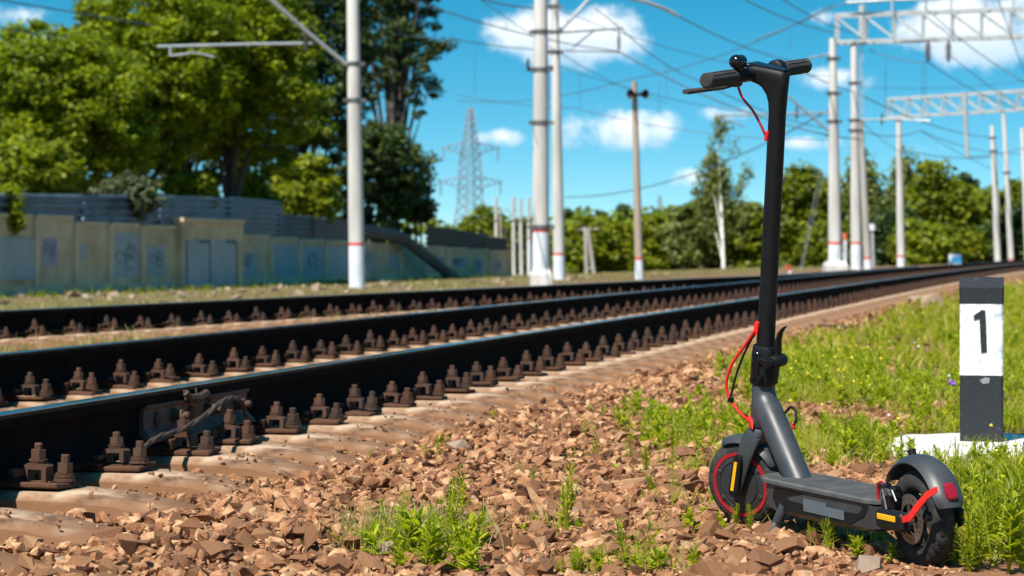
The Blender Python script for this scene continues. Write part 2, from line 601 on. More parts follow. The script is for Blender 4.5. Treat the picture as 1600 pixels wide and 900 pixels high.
turf = T.mix(nA.outputs[0], (0.075, 0.070, 0.025, 1), (0.22, 0.165, 0.075, 1))
gc = T.mix(T.math('MULTIPLY', ga.outputs['Fac'], 0.85), soil, turf)
pb = T.n('ShaderNodeBsdfPrincipled', i_Roughness=0.95)
pb.inputs['Specular IOR Level'].default_value = 0.15
T.link(gc, pb.inputs['Base Color'])
bh = T.math('ADD', nB.outputs[0], T.math('MULTIPLY', vor.outputs['Distance'], -0.8))
bp = T.n('ShaderNodeBump', i_Strength=0.6, i_Distance=0.02, i_Height=bh)
T.link(bp.outputs[0], pb.inputs['Normal'])
T.n('ShaderNodeOutputMaterial', i_Surface=pb.outputs[0])
ground = link_mesh('ground', gme, mg)
tag(ground, kind='structure')

# ------------------------------------------------------------------ railway tracks
RAIL_PROF = [(-.075, 0), (.075, 0), (.075, .012), (.045, .020), (.019, .032), (.0105, .050), (.0092, .085), (.0105, .120), (.017, .133), (.0355, .141),
             (.0375, .150), (.0370, .168), (.031, .1765), (.018, .1795), (-.018, .1795), (-.031, .1765), (-.0370, .168), (-.0375, .150), (-.0355, .141),
             (-.017, .133), (-.0105, .120), (-.0092, .085), (-.0105, .050), (-.019, .032), (-.045, .020), (-.075, .012)]


def path_frame(fx, y):
    e = 0.05
    d = Vector((float(fx(y + e) - fx(y - e)), 2 * e, 0)).normalized()
    return Vector((float(fx(y)), y, 0)), d, Vector((d.y, -d.x, 0))       # point, along, right


def sweep(prof, fx, off, z0, ys, smooth=False):
    mb = MB()
    rings = []
    for y in ys:
        p, d, r = path_frame(fx, y)
        rings.append([p + r * (off + u) + Vector((0, 0, z0 + z)) for u, z in prof])
    mb.loft(rings, True, smooth)
    return mb


def fastener_meshes():
    """tie plate half, clamp bolt and anchor bolt; local x points away from the rail, y along it, z=0 plate underside"""
    pl = MB()
    pl.rbox((0.02, 0, 0.009), (0.34, 0.135, 0.016), 0.004)
    for sx in (-1, 1):
        pl.rbox((0.03 + sx * 0.062 - 0.03, -0.055, 0.036), (0.022, 0.05, 0.034), 0.004)
        pl.rbox((0.03 + sx * 0.062 - 0.03, 0.055, 0.036), (0.022, 0.05, 0.034), 0.004)
    cl = MB()      # inverted U clamp, spring washer, nut and threaded end
    poly = [(-0.034, 0.020), (-0.034, 0.066), (-0.026, 0.074), (0.026, 0.074), (0.034, 0.066), (0.034, 0.022), (0.020, 0.022), (0.020, 0.058), (-0.020, 0.058), (-0.020, 0.020)]
    w = 0.026
    n = len(poly)
    cl.add([(0.098 + u, -w, z) for u, z in poly] + [(0.098 + u, w, z) for u, z in poly],
           [tuple(range(n - 1, -1, -1)), tuple(range(n, 2 * n))] + [(j, (j + 1) % n, n + (j + 1) % n, n + j) for j in range(n)])
    cl.lathe([(0.024, 0.075), (0.024, 0.080), (0.026, 0.082), (0.026, 0.087)], 10, 'z', (0.098, 0, 0), False, cap=True)
    cl.lathe([(0.0215, 0.088), (0.0215, 0.116)], 6, 'z', (0.098, 0, 0), False, cap=True)
    cl.lathe([(0.012, 0.112), (0.012, 0.132), (0.009, 0.136)], 8, 'z', (0.098, 0, 0), False, cap=True)
    an = MB()      # anchor bolt with stacked washers
    an.lathe([(0.031, 0.021), (0.031, 0.028), (0.027, 0.029), (0.029, 0.036), (0.026, 0.037), (0.027, 0.044)], 10, 'z', (0.168, 0, 0), False, cap=True)
    an.lathe([(0.0215, 0.045), (0.0215, 0.074)], 6, 'z', (0.168, 0, 0), False, cap=True)
    an.lathe([(0.0125, 0.07), (0.0125, 0.096), (0.010, 0.098)], 8, 'z', (0.168, 0, 0), False, cap=True)
    for m_ in (cl, an):
        m_.v = [(x, y * .88, .018 + (z - .018) * .86) for x, y, z in m_.v]
    out = []
    for nm, m_, mt in (('tie_plate', pl, M_PLATE), ('clamp_bolt', cl, M_FAST), ('anchor_bolt', an, M_FAST)):
        me = m_.mesh(nm)
        bm = bmesh.new(); bm.from_mesh(me); bmesh.ops.recalc_face_normals(bm, faces=bm.faces); bm.to_mesh(me); bm.free()
        me.materials.append(mt)
        out.append(me)
    return out


ME_PLATE, ME_CLAMP, ME_ANCHOR = fastener_meshes()


def sleeper_mesh(flip=1):
    """prestressed concrete sleeper, long axis x, seats at x=0 and x=-1.6 (rail centres)"""
    mb = MB()
    rings = []
    for x, zt, wt, wb in ((0.62, -0.075, 0.150, 0.27), (0.60, -0.055, 0.165, 0.28), (0.36, -0.012, 0.185, 0.29), (0.22, 0.0, 0.20, 0.29), (-0.20, 0.0, 0.20, 0.29),
                          (-0.38, -0.028, 0.19, 0.27), (-0.8, -0.04, 0.17, 0.25), (-1.22, -0.028, 0.19, 0.27), (-1.40, 0.0, 0.20, 0.29), (-1.82, 0.0, 0.20, 0.29),
                          (-1.96, -0.012, 0.185, 0.29), (-2.20, -0.055, 0.165, 0.28), (-2.22, -0.075, 0.15, 0.27)):
        c = 0.022
        rings.append([(x, -wb / 2, -0.20), (x, wb / 2, -0.20), (x, wt / 2 + 0.02, zt - c), (x, wt / 2 - 0.012, zt - 0.002), (x, -wt / 2 + 0.012, zt - 0.002), (x, -wt / 2 - 0.02, zt - c)])
    mb.loft(rings, True, True)
    me = mb.mesh('sleeper')
    bm = bmesh.new(); bm.from_mesh(me); bmesh.ops.recalc_face_normals(bm, faces=bm.faces); bm.to_mesh(me); bm.free()
    me.set_sharp_from_angle(angle=math.radians(40))
    me.materials.append(M_CONC)
    return me


ME_SLEEPER = sleeper_mesh()


def mesh_arrays(me):
    v = np.zeros(len(me.vertices) * 3, np.float32)
    me.vertices.foreach_get('co', v)
    me.calc_loop_triangles()
    f = np.zeros(len(me.loop_triangles) * 3, np.int32)
    me.loop_triangles.foreach_get('vertices', f)
    return v.reshape(-1, 3), f.reshape(-1, 3)


def scatter_join(name, src, mats, mat_, parent=None, smooth=False):
    """join many transformed copies (4x4 arrays) of small meshes; src: list of (v,f), mats: list of (index, 4x4)"""
    V, Fc, b = [], [], 0
    for k, m in mats:
        v, f = src[k]
        V.append(v @ m[:3, :3].T + m[:3, 3])
        Fc.append(f + b)
        b += len(v)
    me = np_mesh(name, np.concatenate(V), np.concatenate(Fc), smooth)
    return link_mesh(name, me, mat_, parent)


def make_track(label, fx, top, cant, sleepers, n_obj, ys, seat_sides, far_stuff_to):
    tr = thing('railway_track', label, 'railway track')
    rails = []
    for off, dz in ((0.0, 0.0), (-1.6, cant)):
        r = sweep(RAIL_PROF, fx, off, top - RAIL_H + dz, ys).build('rail', M_RAIL, tr)
        st = sweep([(-.022, .1796), (.030, .1772), (.030, .1790), (.017, .1808), (-.017, .1812), (-.028, .1800)], fx, off, top - RAIL_H + dz, ys)
        st.build('running_surface', M_STEEL, r)
        rails.append(r)
    rng = random.Random(5)
    stuff = []
    for i, y in enumerate(sleepers):
        p, d, rt = path_frame(fx, y)
        jy = rng.uniform(-0.018, 0.018)
        a = math.atan2(rt.y, rt.x) + rng.uniform(-0.012, 0.012)
        s = link_mesh('sleeper', ME_SLEEPER, None, tr)
        zc = top - RAIL_H - 0.022
        s.location = (p.x + d.x * jy, p.y + d.y * jy, zc + rng.uniform(-.003, .002))
        s.rotation_euler = (0, math.atan2(cant, 1.6) if cant else 0.0, a)
        for k, (sx, sd, objs) in enumerate(seat_sides):
            # sx: seat position along the sleeper, sd: side the fasteners lie on
            if i < n_obj and objs:
                for me, nm in ((ME_PLATE, 'tie_plate'), (ME_CLAMP, 'clamp_bolt'), (ME_ANCHOR, 'anchor_bolt')):
                    if nm == 'tie_plate' and sd < 0: continue
                    o = link_mesh(nm, me, None, s)
                    o.location = (sx, rng.uniform(-.006, .006), 0.0)
                    o.rotation_euler = (rng.uniform(-.09, .09), rng.uniform(-.04, .04), (0 if sd > 0 else math.pi) + rng.uniform(-.10, .10))
                    o.scale = (1, rng.uniform(.9, 1.1), rng.uniform(.88, 1.10))
            elif y < far_stuff_to:
                ang = a + (0 if sd > 0 else math.pi)
                c_, s_ = math.cos(ang), math.sin(ang)
                m = np.eye(4)
                m[:2, :2] = [[c_, -s_], [s_, c_]]
                m[:3, 3] = [p.x + rt.x * sx, p.y + rt.y * sx, zc + (cant * (-sx) / 1.6 if cant else 0)]
                stuff += [(j, m) for j in ((0, 1, 2) if sd > 0 else (1, 2))]
    if stuff:
        o = scatter_join('rail_fasteners', [mesh_arrays(ME_PLATE), mesh_arrays(ME_CLAMP), mesh_arrays(ME_ANCHOR)], stuff, M_FAST, tr)
        tag(o, kind='stuff')
    return tr, rails


SL1 = [4.20, 4.71, 5.23, 5.74, 6.258, 6.769, 7.29, 7.669, 8.10, 8.571, 9.024, 9.491, 9.959, 10.421, 10.857, 11.343]
while SL1[-1] < 118: SL1.append(SL1[-1] + 0.475)
ys1 = list(np.arange(-6, 20, 1.0)) + list(np.arange(20, 150, 3.0))
track1, rails1 = make_track('near railway track of dark rails on concrete sleepers, running beside the scooter', rail_x, RAIL_TOP, 0.0, SL1, 62, ys1,
                            [(0.0, 1, True), (-1.6, 1, True), (0.0, -1, False), (-1.6, -1, False)], 90)
SL2 = list(np.arange(8.0, 34, 0.49))
ys2 = list(np.arange(-6, 60, 1.0))
track2, rails2 = make_track('farther railway track merging in from the left, between near track and wall', rail2_x, RAIL_TOP, -0.10, SL2, 54, ys2,
                            [(0.0, 1, True), (-1.6, 1, False)], 34)

# rail joint: fishplate with bolts, bond cable
def joint():
    r0 = rails1[0]
    y0, y1 = 7.13, 8.02
    ys = list(np.linspace(y0, y1, 6))
    z0 = RAIL_TOP - RAIL_H
    fp = sweep([(.014, .128), (.034, .139), (.037, .134), (.026, .120), (.026, .066), (.044, .046), (.060, .030), (.058, .024), (.020, .034), (.011, .05), (.010, .12)], rail_x, 0, z0, ys)
    plate = fp.build('joint_bar', mat('joint_bar_rust', (0.05, 0.028, 0.022), (0.16, 0.075, 0.058), rough=0.7, scale=14, bump=0.3, bscale=80, dist=0.002), r0)
    for k, yb in enumerate(np.linspace(y0 + 0.10, y1 - 0.10, 6)):
        p, d, rt = path_frame(rail_x, float(yb))
        M = Matrix((( rt.x, d.x, 0, p.x), (rt.y, d.y, 0, p.y), (0, 0, 1, z0 + 0.092), (0, 0, 0, 1)))
        b = MB(M)
        if k % 2 == 0:
            b.lathe([(0.021, 0.026), (0.023, 0.032), (0.016, 0.040), (0.004, 0.043)], 12, 'x', cap=True)
        else:
            b.lathe([(0.024, 0.026), (0.024, 0.031)], 12, 'x', cap=True, smooth=False)
            b.lathe([(0.022, 0.032), (0.022, 0.060)], 6, 'x', cap=True, smooth=False)
            b.lathe([(0.013, 0.058), (0.013, 0.078), (0.010, 0.081)], 10, 'x', cap=True)
        b.build('bolt', M_FAST, plate)
    # bond cable curling over the joint
    def pt(y, off, z):
        p, d, rt = path_frame(rail_x, y)
        return p + rt * off + Vector((0, 0, z))
    ctrl = [pt(6.95, .10, .10), pt(7.05, .11, .125), pt(7.22, .115, .135), pt(7.40, .12, .165), pt(7.55, .12, .200), pt(7.66, .115, .205), pt(7.75, .11, .185), pt(7.80, .11, .13), pt(7.84, .12, .08)]
    pts = catmull(ctrl, 6)
    c = MB()
    for k in range(3):
        tw = []
        for i, p in enumerate(pts):
            a = i * 0.55 + k * 2.094
            tw.append(p + Vector((math.cos(a) * .0042, 0, math.sin(a) * .0042)))
        c.tube(tw, 0.0048, 6)
    c.build('bond_cable', M_CABLE, r0)
    w = MB()
    w.tube([pt(7.42, .045, .236), pt(7.44, .05, .215), pt(7.52, .052, .212), pt(7.58, .05, .222), pt(7.60, .06, .20)], [.012, .016, .015, .017, .010], 7)
    for yy in (7.42, 7.52):
        w.bar(pt(yy, .040, .245), pt(yy, .046, .212), .006)
    w.build('bond_terminal', M_FAST, r0)


def catmull(ctrl, n):
    ctrl = [Vector(p) for p in ctrl]
    P = [ctrl[0] * 2 - ctrl[1]] + ctrl + [ctrl[-1] * 2 - ctrl[-2]]
    out = []
    for i in range(1, len(P) - 2):
        for k in range(n):
            t = k / n
            a, b, c, d = P[i - 1], P[i], P[i + 1], P[i + 2]
            out.append(0.5 * ((2 * b) + (c - a) * t + (2 * a - 5 * b + 4 * c - d) * t * t + (3 * b - a - 3 * c + d) * t ** 3))
    out.append(ctrl[-1])
    return out


joint()

# black cable lying across the ballast behind the scooter
c = MB()
cp = []
for px, py in ((1150, 494), (1205, 501), (1240, 504), (1280, 508), (1312, 514), (1330, 520)):
    Y = 3600 * (H - 0.02) / (py - YH)
    X = (px - 800) / F * Y
    cp.append(Vector((X, Y, tz(X, Y) + 0.03)))
c.tube(catmull(cp, 6), 0.014, 7)
tag(c.build('cable', mat('black_cable', (0.012, 0.011, 0.010), (0.03, 0.026, 0.022), rough=0.7)), 'thin black cable lying on the ballast behind the scooter stem', 'cable')

# ------------------------------------------------------------------ ballast stones
def stone_mesh(seed, sub=2):
    """angular crushed stone: hull of a few scattered points"""
    rng = np.random.RandomState(seed)
    bm = bmesh.new()
    n = rng.randint(9, 13) if sub > 1 else 7
    d = rng.normal(size=(n, 3))
    d /= np.linalg.norm(d, axis=1, keepdims=True)
    d *= rng.uniform(.78, 1.15, n)[:, None]
    d = d * np.array([rng.uniform(1.0, 1.4), rng.uniform(0.7, 1.0), rng.uniform(0.48, 0.78)])
    for p in d: bm.verts.new(p)
    bmesh.ops.convex_hull(bm, input=bm.verts)
    bmesh.ops.delete(bm, geom=[q for q in bm.verts if not q.link_faces], context='VERTS')
    bmesh.ops.triangulate(bm, faces=bm.faces)
    bmesh.ops.recalc_face_normals(bm, faces=bm.faces)
    bm.verts.index_update()
    v = np.array([q.co[:] for q in bm.verts], np.float32)
    f = np.array([[q.index for q in fc.verts] for fc in bm.faces])
    bm.free()
    return v, f


STONES = [stone_mesh(100 + k) for k in range(26)]
STONES_LO = [stone_mesh(300 + k, 1) for k in range(14)]


def rand_rots(n, rng, tilt=0.45):
    az, tx, ty = rng.uniform(0, 2 * np.pi, n), rng.normal(0, tilt, n), rng.normal(0, tilt, n)
    ca, sa, cx, sx, cy, sy = np.cos(az), np.sin(az), np.cos(tx), np.sin(tx), np.cos(ty), np.sin(ty)
    Rz_ = np.zeros((n, 3, 3)); Rz_[:, 0, 0] = ca; Rz_[:, 0, 1] = -sa; Rz_[:, 1, 0] = sa; Rz_[:, 1, 1] = ca; Rz_[:, 2, 2] = 1
    Rx_ = np.zeros((n, 3, 3)); Rx_[:, 0, 0] = 1; Rx_[:, 1, 1] = cx; Rx_[:, 1, 2] = -sx; Rx_[:, 2, 1] = sx; Rx_[:, 2, 2] = cx
    Ry_ = np.zeros((n, 3, 3)); Ry_[:, 1, 1] = 1; Ry_[:, 0, 0] = cy; Ry_[:, 0, 2] = sy; Ry_[:, 2, 0] = -sy; Ry_[:, 2, 2] = cy
    return Ry_ @ Rx_ @ Rz_


def batch_join(src, kinds, R, S, P):
    """vectorised join; returns verts, faces"""
    V, Fc, b = [], [], 0
    for k, (v, f) in enumerate(src):
        m = np.where(kinds == k)[0]
        if len(m) == 0: continue
        w = np.einsum('nij,vj->nvi', R[m] * S[m][:, None, None], v) + P[m][:, None, :]
        V.append(w.reshape(-1, 3))
        Fc.append((f[None] + (np.arange(len(m)) * len(v))[:, None, None]).reshape(-1, f.shape[1]) + b)
        b += len(m) * len(v)
    return np.concatenate(V), np.concatenate(Fc)


rng = np.random.RandomState(11)


def over_sleeper(L, y, s):
    """height of the sleeper surface at that spot (or -1)"""
    out = np.full(L.shape, -1.0)
    sl = np.array(SL1)
    # sleeper i lies across the track: compare along-track coordinate
    yy = y + L * math.sin(PHI)
    k = np.clip(np.searchsorted(sl, yy), 1, len(sl) - 1)
    dd = np.minimum(np.abs(sl[k] - yy), np.abs(sl[k - 1] - yy)) * 1.03
    on = (dd < 0.135) & (L < 0.66) & (L > -2.26)
    return on


def place_stones(n, ylo, yhi, llo, lhi, smin, smax, ysq=1.0, pile=0.03):
    y = ylo + (yhi - ylo) * rng.uniform(0, 1, n) ** ysq
    L = rng.uniform(llo, lhi, n)
    x = rail_x(y) + L / math.cos(PHI)
    s = rng.uniform(0, 1, n) ** 3.0 * (smax - smin) + smin
    keep = ~over_sleeper(L, y, s)
    # a few stones do lie on sleeper ends, which sink under the ballast
    on_end = (~keep) & (L > 0.30) & (rng.uniform(0, 1, n) < np.clip((L - 0.47 + .45 * (vnoise(x * 3.0, y * 3.0, 8) - .5)) * 4.5, 0.03, 1))
    keep = keep | on_end
    keep &= ~((L > -0.16) & (L < 0.24) & over_sleeper(L, y + 0.1, s))
    vg = veg(x, y)
    keep &= rng.uniform(0, 1, n) > np.clip(vg * 1.15 - 0.08, 0, 0.97)
    x, y, L, s = x[keep], y[keep], L[keep], s[keep]
    z = terrain(x, y) + rng.uniform(-0.65, 0.40, len(x)) * s + rng.uniform(0, pile, len(x)) * np.clip(2.0 - L, 0.1, 1)
    z = np.where(L < 0.62, z + 0.004 * np.clip((0.66 - L) * 4, 0, 1), z)
    z = np.where((L > 0.54) & (L < 0.70), np.maximum(z, SLEEPER_TOP - 0.058 + rng.uniform(-.02, .02, len(x))), z)
    return x, y, z, s, L


xa, ya, za, sa, La = place_stones(30000, 4.3, 11.0, 0.06, 2.5, 0.006, 0.036, 1.15)
xb, yb, zb, sb, Lb = place_stones(11000, 11.0, 36.0, 0.06, 1.9, 0.018, 0.044, 1.7)
xc, yc, zc_, sc_, Lc = place_stones(5000, 4.3, 26.0, -2.3, -0.05, 0.020, 0.042, 1.5, 0.0)
xd, yd, zd, sd_, Ld = place_stones(7000, 9, 45, -8.0, -2.3, 0.022, 0.055, 1.3, 0.0)
X = np.concatenate([xa, xb, xc, xd]); Y = np.concatenate([ya, yb, yc, yd]); Z = np.concatenate([za, zb, zc_, zd]); S = np.concatenate([sa, sb, sc_, sd_])
# broad flat stones in the bare patches round the scooter
xe = rng.uniform(0.0, 1.25, 170); ye = rng.uniform(4.75, 9.9, 170)
kp = (veg(xe, ye) < 0.45) & ~((np.abs(xe - 0.60) < 0.10) & (np.abs(ye - 5.83) < 0.16)) & ~((np.abs(xe - 0.91) < 0.12) & (np.abs(ye - 5.03) < 0.18))
xe, ye = xe[kp], ye[kp]
se = rng.uniform(0.035, 0.066, len(xe))
X = np.concatenate([X, xe]); Y = np.concatenate([Y, ye]); Z = np.concatenate([Z, terrain(xe, ye) + 0.002]); S = np.concatenate([S, se])
# keep the wheels' footprints free
foot = ((np.hypot(X - 0.597, Y - 5.83) < 0.075) | (np.hypot(X - 0.905, Y - 5.04) < 0.085) | (np.hypot(X - .64, Y - 5.62) < .03))
Z = np.where(foot, Z - 0.03, Z)
under = (np.hypot(X - 1.70, Y - 8.45) < 0.55)
ok = ~under
X, Y, Z, S = X[ok], Y[ok], Z[ok], S[ok]
N = len(X)
R = rand_rots(N, rng, 0.45)
tilt_low = S > 0.046
R[tilt_low] = rand_rots(int(tilt_low.sum()), rng, 0.16)
kind = rng.randint(0, len(STONES), N)
# stones in view, largest on the picture first
px = 800 + F * X / Y
py = YH + F * (H - Z) / Y
app = np.where((px > 0) & (px < 1600) & (py > 400) & (py < 905), S / Y, 0)
order = np.argsort(-app)
single = order[:300]
ballast = tag(empty('ballast'), kind='structure')
stone_me = []
for k, (v, f) in enumerate(STONES):
    me = np_mesh('stone', v, f)
    me.materials.append(M_STONE if k else M_PALE)
    stone_me.append(me)
for i in single:
    o = link_mesh('stone', stone_me[kind[i]], None, ballast)
    m = np.eye(4); m[:3, :3] = R[i] * S[i]; m[:3, 3] = (X[i], Y[i], Z[i])
    o.matrix_local = Matrix(m.tolist())
rest = np.setdiff1d(np.arange(N), single)
near_ = rest[Y[rest] < 13]
far_ = rest[Y[rest] >= 13]
va, fa = batch_join(STONES, kind[near_], R[near_], S[near_], np.stack([X[near_], Y[near_], Z[near_]], -1))
vb, fb = batch_join(STONES_LO, kind[far_] % len(STONES_LO), R[far_], S[far_], np.stack([X[far_], Y[far_], Z[far_]], -1))
o = link_mesh('loose_stones', np_mesh('loose_stones', np.concatenate([va, vb]), np.concatenate([fa, fb + len(va)])), M_STONE, ballast)
tag(o, kind='stuff')
# tiny chippings between the stones
n = 16000
y = 4.4 + 7.0 * rng.uniform(0, 1, n) ** 1.3
L = rng.uniform(0.05, 2.6, n)
x = rail_x(y) + L / math.cos(PHI)
on_ = over_sleeper(L, y, 0)
k_ = ((~on_) | ((rng.uniform(0, 1, n) < .22) & (L > .22))) & (rng.uniform(0, 1, n) > veg(x, y) * 0.9)
x, y, on_, L = x[k_], y[k_], on_[k_], L[k_]
s = rng.uniform(0.005, 0.013, len(x))
v_, f_ = batch_join(STONES_LO, rng.randint(0, len(STONES_LO), len(x)), rand_rots(len(x), rng, 0.6), s, np.stack([x, y, np.where(on_, np.interp(L, [.2, .36, .6, .62], [SLEEPER_TOP, SLEEPER_TOP - .012, SLEEPER_TOP - .055, SLEEPER_TOP - .075]) + .002, terrain(x, y) + 0.006)], -1))
tag(link_mesh('chippings', np_mesh('chippings', v_, f_), M_STONE, ballast), kind='stuff')

# ------------------------------------------------------------------ electric scooter
SX, SY, SYAW, SLEAN = 0.904, 5.045, math.radians(110), math.radians(-2.8)
scooter = thing('electric_scooter', 'matte black folding electric scooter with red cables, parked on its kickstand', 'scooter')
scooter.matrix_world = Matrix.Translation((SX, SY, 0.0)) @ Matrix.Rotation(SYAW, 4, 'Z') @ Matrix.Rotation(SLEAN, 4, 'X')
RAKE, OFF, STEER = math.radians(11.9), 0.0385, math.radians(29.4)
ef = Vector((math.cos(RAKE), 0, math.sin(RAKE)))
eu = Vector((-math.sin(RAKE), 0, math.cos(RAKE)))
A0 = Vector((0.85, 0, 0.11)) - ef * OFF
RS = Matrix.Rotation(STEER, 3, eu)
cols = [RS @ ef, Vector(RS @ Vector((0, 1, 0))), RS @ eu]
ST = Matrix(((cols[0].x, cols[1].x, cols[2].x, A0.x), (cols[0].y, cols[1].y, cols[2].y, A0.y), (cols[0].z, cols[1].z, cols[2].z, A0.z), (0, 0, 0, 1)))
# steered front wheel frame: origin at the axle
WF = ST @ Matrix.Translation((OFF, 0, 0))

S_BLACK = mat('scooter_black', (0.0045, 0.005, 0.006), (0.0075, 0.008, 0.009), rough=0.55, scale=40, bump=0.03, bscale=400, spec=0.28, dist=0.001)
S_GREY = mat('scooter_graphite', (0.028, 0.032, 0.036), (0.050, 0.053, 0.056), rough=0.42, scale=9, bump=0.03, bscale=500, spec=0.45, dist=0.001, rvar=.06)
S_RUB = mat('tyre_rubber', (0.022, 0.022, 0.022), (0.075, 0.068, 0.060), rough=0.85, scale=18, bump=0.2, bscale=150, dist=0.001, spec=0.25, contrast=(.42, .8))
S_GRIP = mat('grip_rubber', (0.035, 0.033, 0.034), (0.055, 0.050, 0.050), rough=0.8, scale=30, bump=0.15, bscale=300, dist=0.001, spec=0.25)
S_MAT = mat('deck_rubber', (0.060, 0.062, 0.064), (0.11, 0.11, 0.108), rough=0.85, scale=14, bump=0.2, bscale=200, dist=0.001, spec=0.25)
S_RED = mat('red_plastic', (0.62, 0.016, 0.012), (0.70, 0.022, 0.016), rough=0.4, scale=20)
S_REDD = mat('red_trim', (0.30, 0.008, 0.014), (0.40, 0.012, 0.020), rough=0.45, scale=20)
S_YEL = mat('amber_reflector', (0.72, 0.36, 0.010), (0.85, 0.45, 0.014), rough=0.3, scale=120)
S_TAIL = mat('tail_lens', (0.22, 0.004, 0.012), (0.30, 0.006, 0.020), rough=0.15, scale=60, coat=0.5)
S_METAL = mat('bare_metal', (0.18, 0.18, 0.19), (0.28, 0.28, 0.28), rough=0.55, metal=1.0, scale=30)
S_ROTOR = mat('brake_rotor', (0.20, 0.15, 0.12), (0.32, 0.27, 0.23), rough=0.45, metal=0.8, scale=30)
S_GLOSS = mat('gloss_black', (0.006, 0.006, 0.007), (0.008, 0.008, 0.009), rough=0.12, spec=0.5)
S_STICK = mat('side_sticker', (0.085, 0.11, 0.135), (0.10, 0.13, 0.155), rough=0.35, scale=8)
S_HUB = mat('hub_cover', (0.020, 0.021, 0.022), (0.030, 0.031, 0.032), rough=0.55, scale=20, bump=.05, bscale=200, dist=.001)


def superring(c, a, b, w, h, n=24, e=2.6):
    """superellipse ring at c spanned by unit vectors a,b"""
    out = []
    for j in range(n):
        t = 2 * math.pi * j / n
        ct, st_ = math.cos(t), math.sin(t)
        out.append(Vector(c) + Vector(a) * (w * math.copysign(abs(ct) ** (2 / e), ct)) + Vector(b) * (h * math.copysign(abs(st_) ** (2 / e), st_)))
    return out


def tyre(Mx, name, parent, r=0.108, w=0.025):
    NS, NP = 216, 26
    rings = []
    for i in range(NS):
        a = 2 * math.pi * i / NS
        ring = []
        for j in range(NP):
            t = 2 * math.pi * j / NP
            cy, cr = math.cos(t), math.sin(t)
            rr = r - 0.025 + 0.0255 * math.copysign(abs(cr) ** 0.8, cr)
            yy = w * math.copysign(abs(cy) ** 0.8, cy)
            lat_ = yy / w
            if cr > 0.30:
                ph = (a * 26 / (2 * math.pi) + abs(lat_) * 1.1) % 1.0
                if ph < 0.22 and abs(lat_) > 0.22: rr -= 0.0042
                if abs(lat_) < 0.10: rr -= 0.0014
            ring.append(Vector((math.cos(a) * rr, yy, math.sin(a) * rr)))
        rings.append(ring)
    mb = MB(Mx)
    mb.loft(rings, False, True, closed=True)
    return mb.build(name, S_RUB, parent)


def wheel_front():
    w = MB(WF)
    w.lathe([(0.083, -0.024), (0.086, -0.014), (0.086, 0.014), (0.083, 0.024)], 64, 'y')
    wh = w.build('front_wheel', S_HUB, scooter)
    tyre(WF, 'tyre', wh)
    for s in (1, -1):
        h = MB(WF)
        h.lathe([(0.0735, s * 0.0245), (0.074, s * 0.0255), (0.060, s * 0.0290), (0.0595, s * 0.0272), (0.054, s * 0.0275), (0.0535, s * 0.0300), (0.02, s * 0.0315), (0.0005, s * 0.0315)], 64, 'y')
        for k in range(6):
            a = k * math.pi / 3 + 0.3
            h.rbox((math.cos(a) * 0.066, s * 0.0275, math.sin(a) * 0.066), (0.012, 0.004, 0.012), 0.001, Matrix.Rotation(-a, 3, 'Y'))
        h.build('hub_motor', S_HUB, wh)
        g = MB(WF)
        g.lathe([(0.0735, s * 0.0235), (0.0735, s * 0.0272), (0.0822, s * 0.0272), (0.0822, s * 0.0235)], 64, 'y')
        g.build('red_rim_ring', S_REDD, wh)


def wheel_rear():
    RW = Matrix.Translation((0, 0, 0.11)) @ Matrix.Rotation(0.35, 4, 'Y')
    w = MB(RW)
    w.lathe([(0.084, -0.023), (0.080, -0.021), (0.078, -0.012), (0.078, 0.012), (0.080, 0.021), (0.084, 0.023), (0.086, 0.016), (0.086, -0.016)], 64, 'y', closed=True)
    for k in range(5):
        a = k * 2 * math.pi / 5
        d = Vector((math.cos(a), 0, math.sin(a)))
        for q in (-0.18, 0.18):
            e = Vector((math.cos(a + q), 0, math.sin(a + q)))
            w.bar(d * 0.018, e * 0.080, 0.014, 0.009)
    w.lathe([(0.022, -0.026), (0.022, 0.026)], 20, 'y', cap=True)
    wh = w.build('rear_wheel', S_GREY, scooter)
    tyre(RW, 'tyre', wh)
    # brake rotor with holes
    ro = MB(RW)
    n = 30
    y0, y1 = 0.030, 0.032
    for y, fl in ((y0, 1), (y1, -1)):
        pass
    rin, rmid0, rmid1, rout = 0.034, 0.040, 0.047, 0.055
    for i in range(n * 2):
        a0, a1 = math.pi * i / n, math.pi * (i + 1) / n
        segs = [(rin, rmid0), (rmid1, rout)] if i % 3 == 0 else [(rin, rout)]
        for ra, rb in segs:
            vs = []
            for y in (y0, y1):
                for r_, a_ in ((ra, a0), (rb, a0), (rb, a1), (ra, a1)):
                    vs.append((r_ * math.cos(a_), y, r_ * math.sin(a_)))
            ro.add(vs, [(0, 1, 2, 3), (7, 6, 5, 4), (0, 4, 5, 1), (1, 5, 6, 2), (2, 6, 7, 3), (3, 7, 4, 0)])
    for k in range(5):
        a = k * 2 * math.pi / 5 + 0.2
        ro.bar((0.012 * math.cos(a), 0.031, 0.012 * math.sin(a)), (0.036 * math.cos(a + 0.4), 0.031, 0.036 * math.sin(a + 0.4)), 0.006, 0.002)
    ro.lathe([(0.016, 0.029), (0.016, 0.034)], 20, 'y', cap=True)
    ro.build('brake_rotor', S_ROTOR, wh)
    ax = MB(RW)
    ax.lathe([(0.009, -0.06), (0.009, 0.06)], 12, 'y', cap=True)
    ax.build('axle', S_METAL, wh)


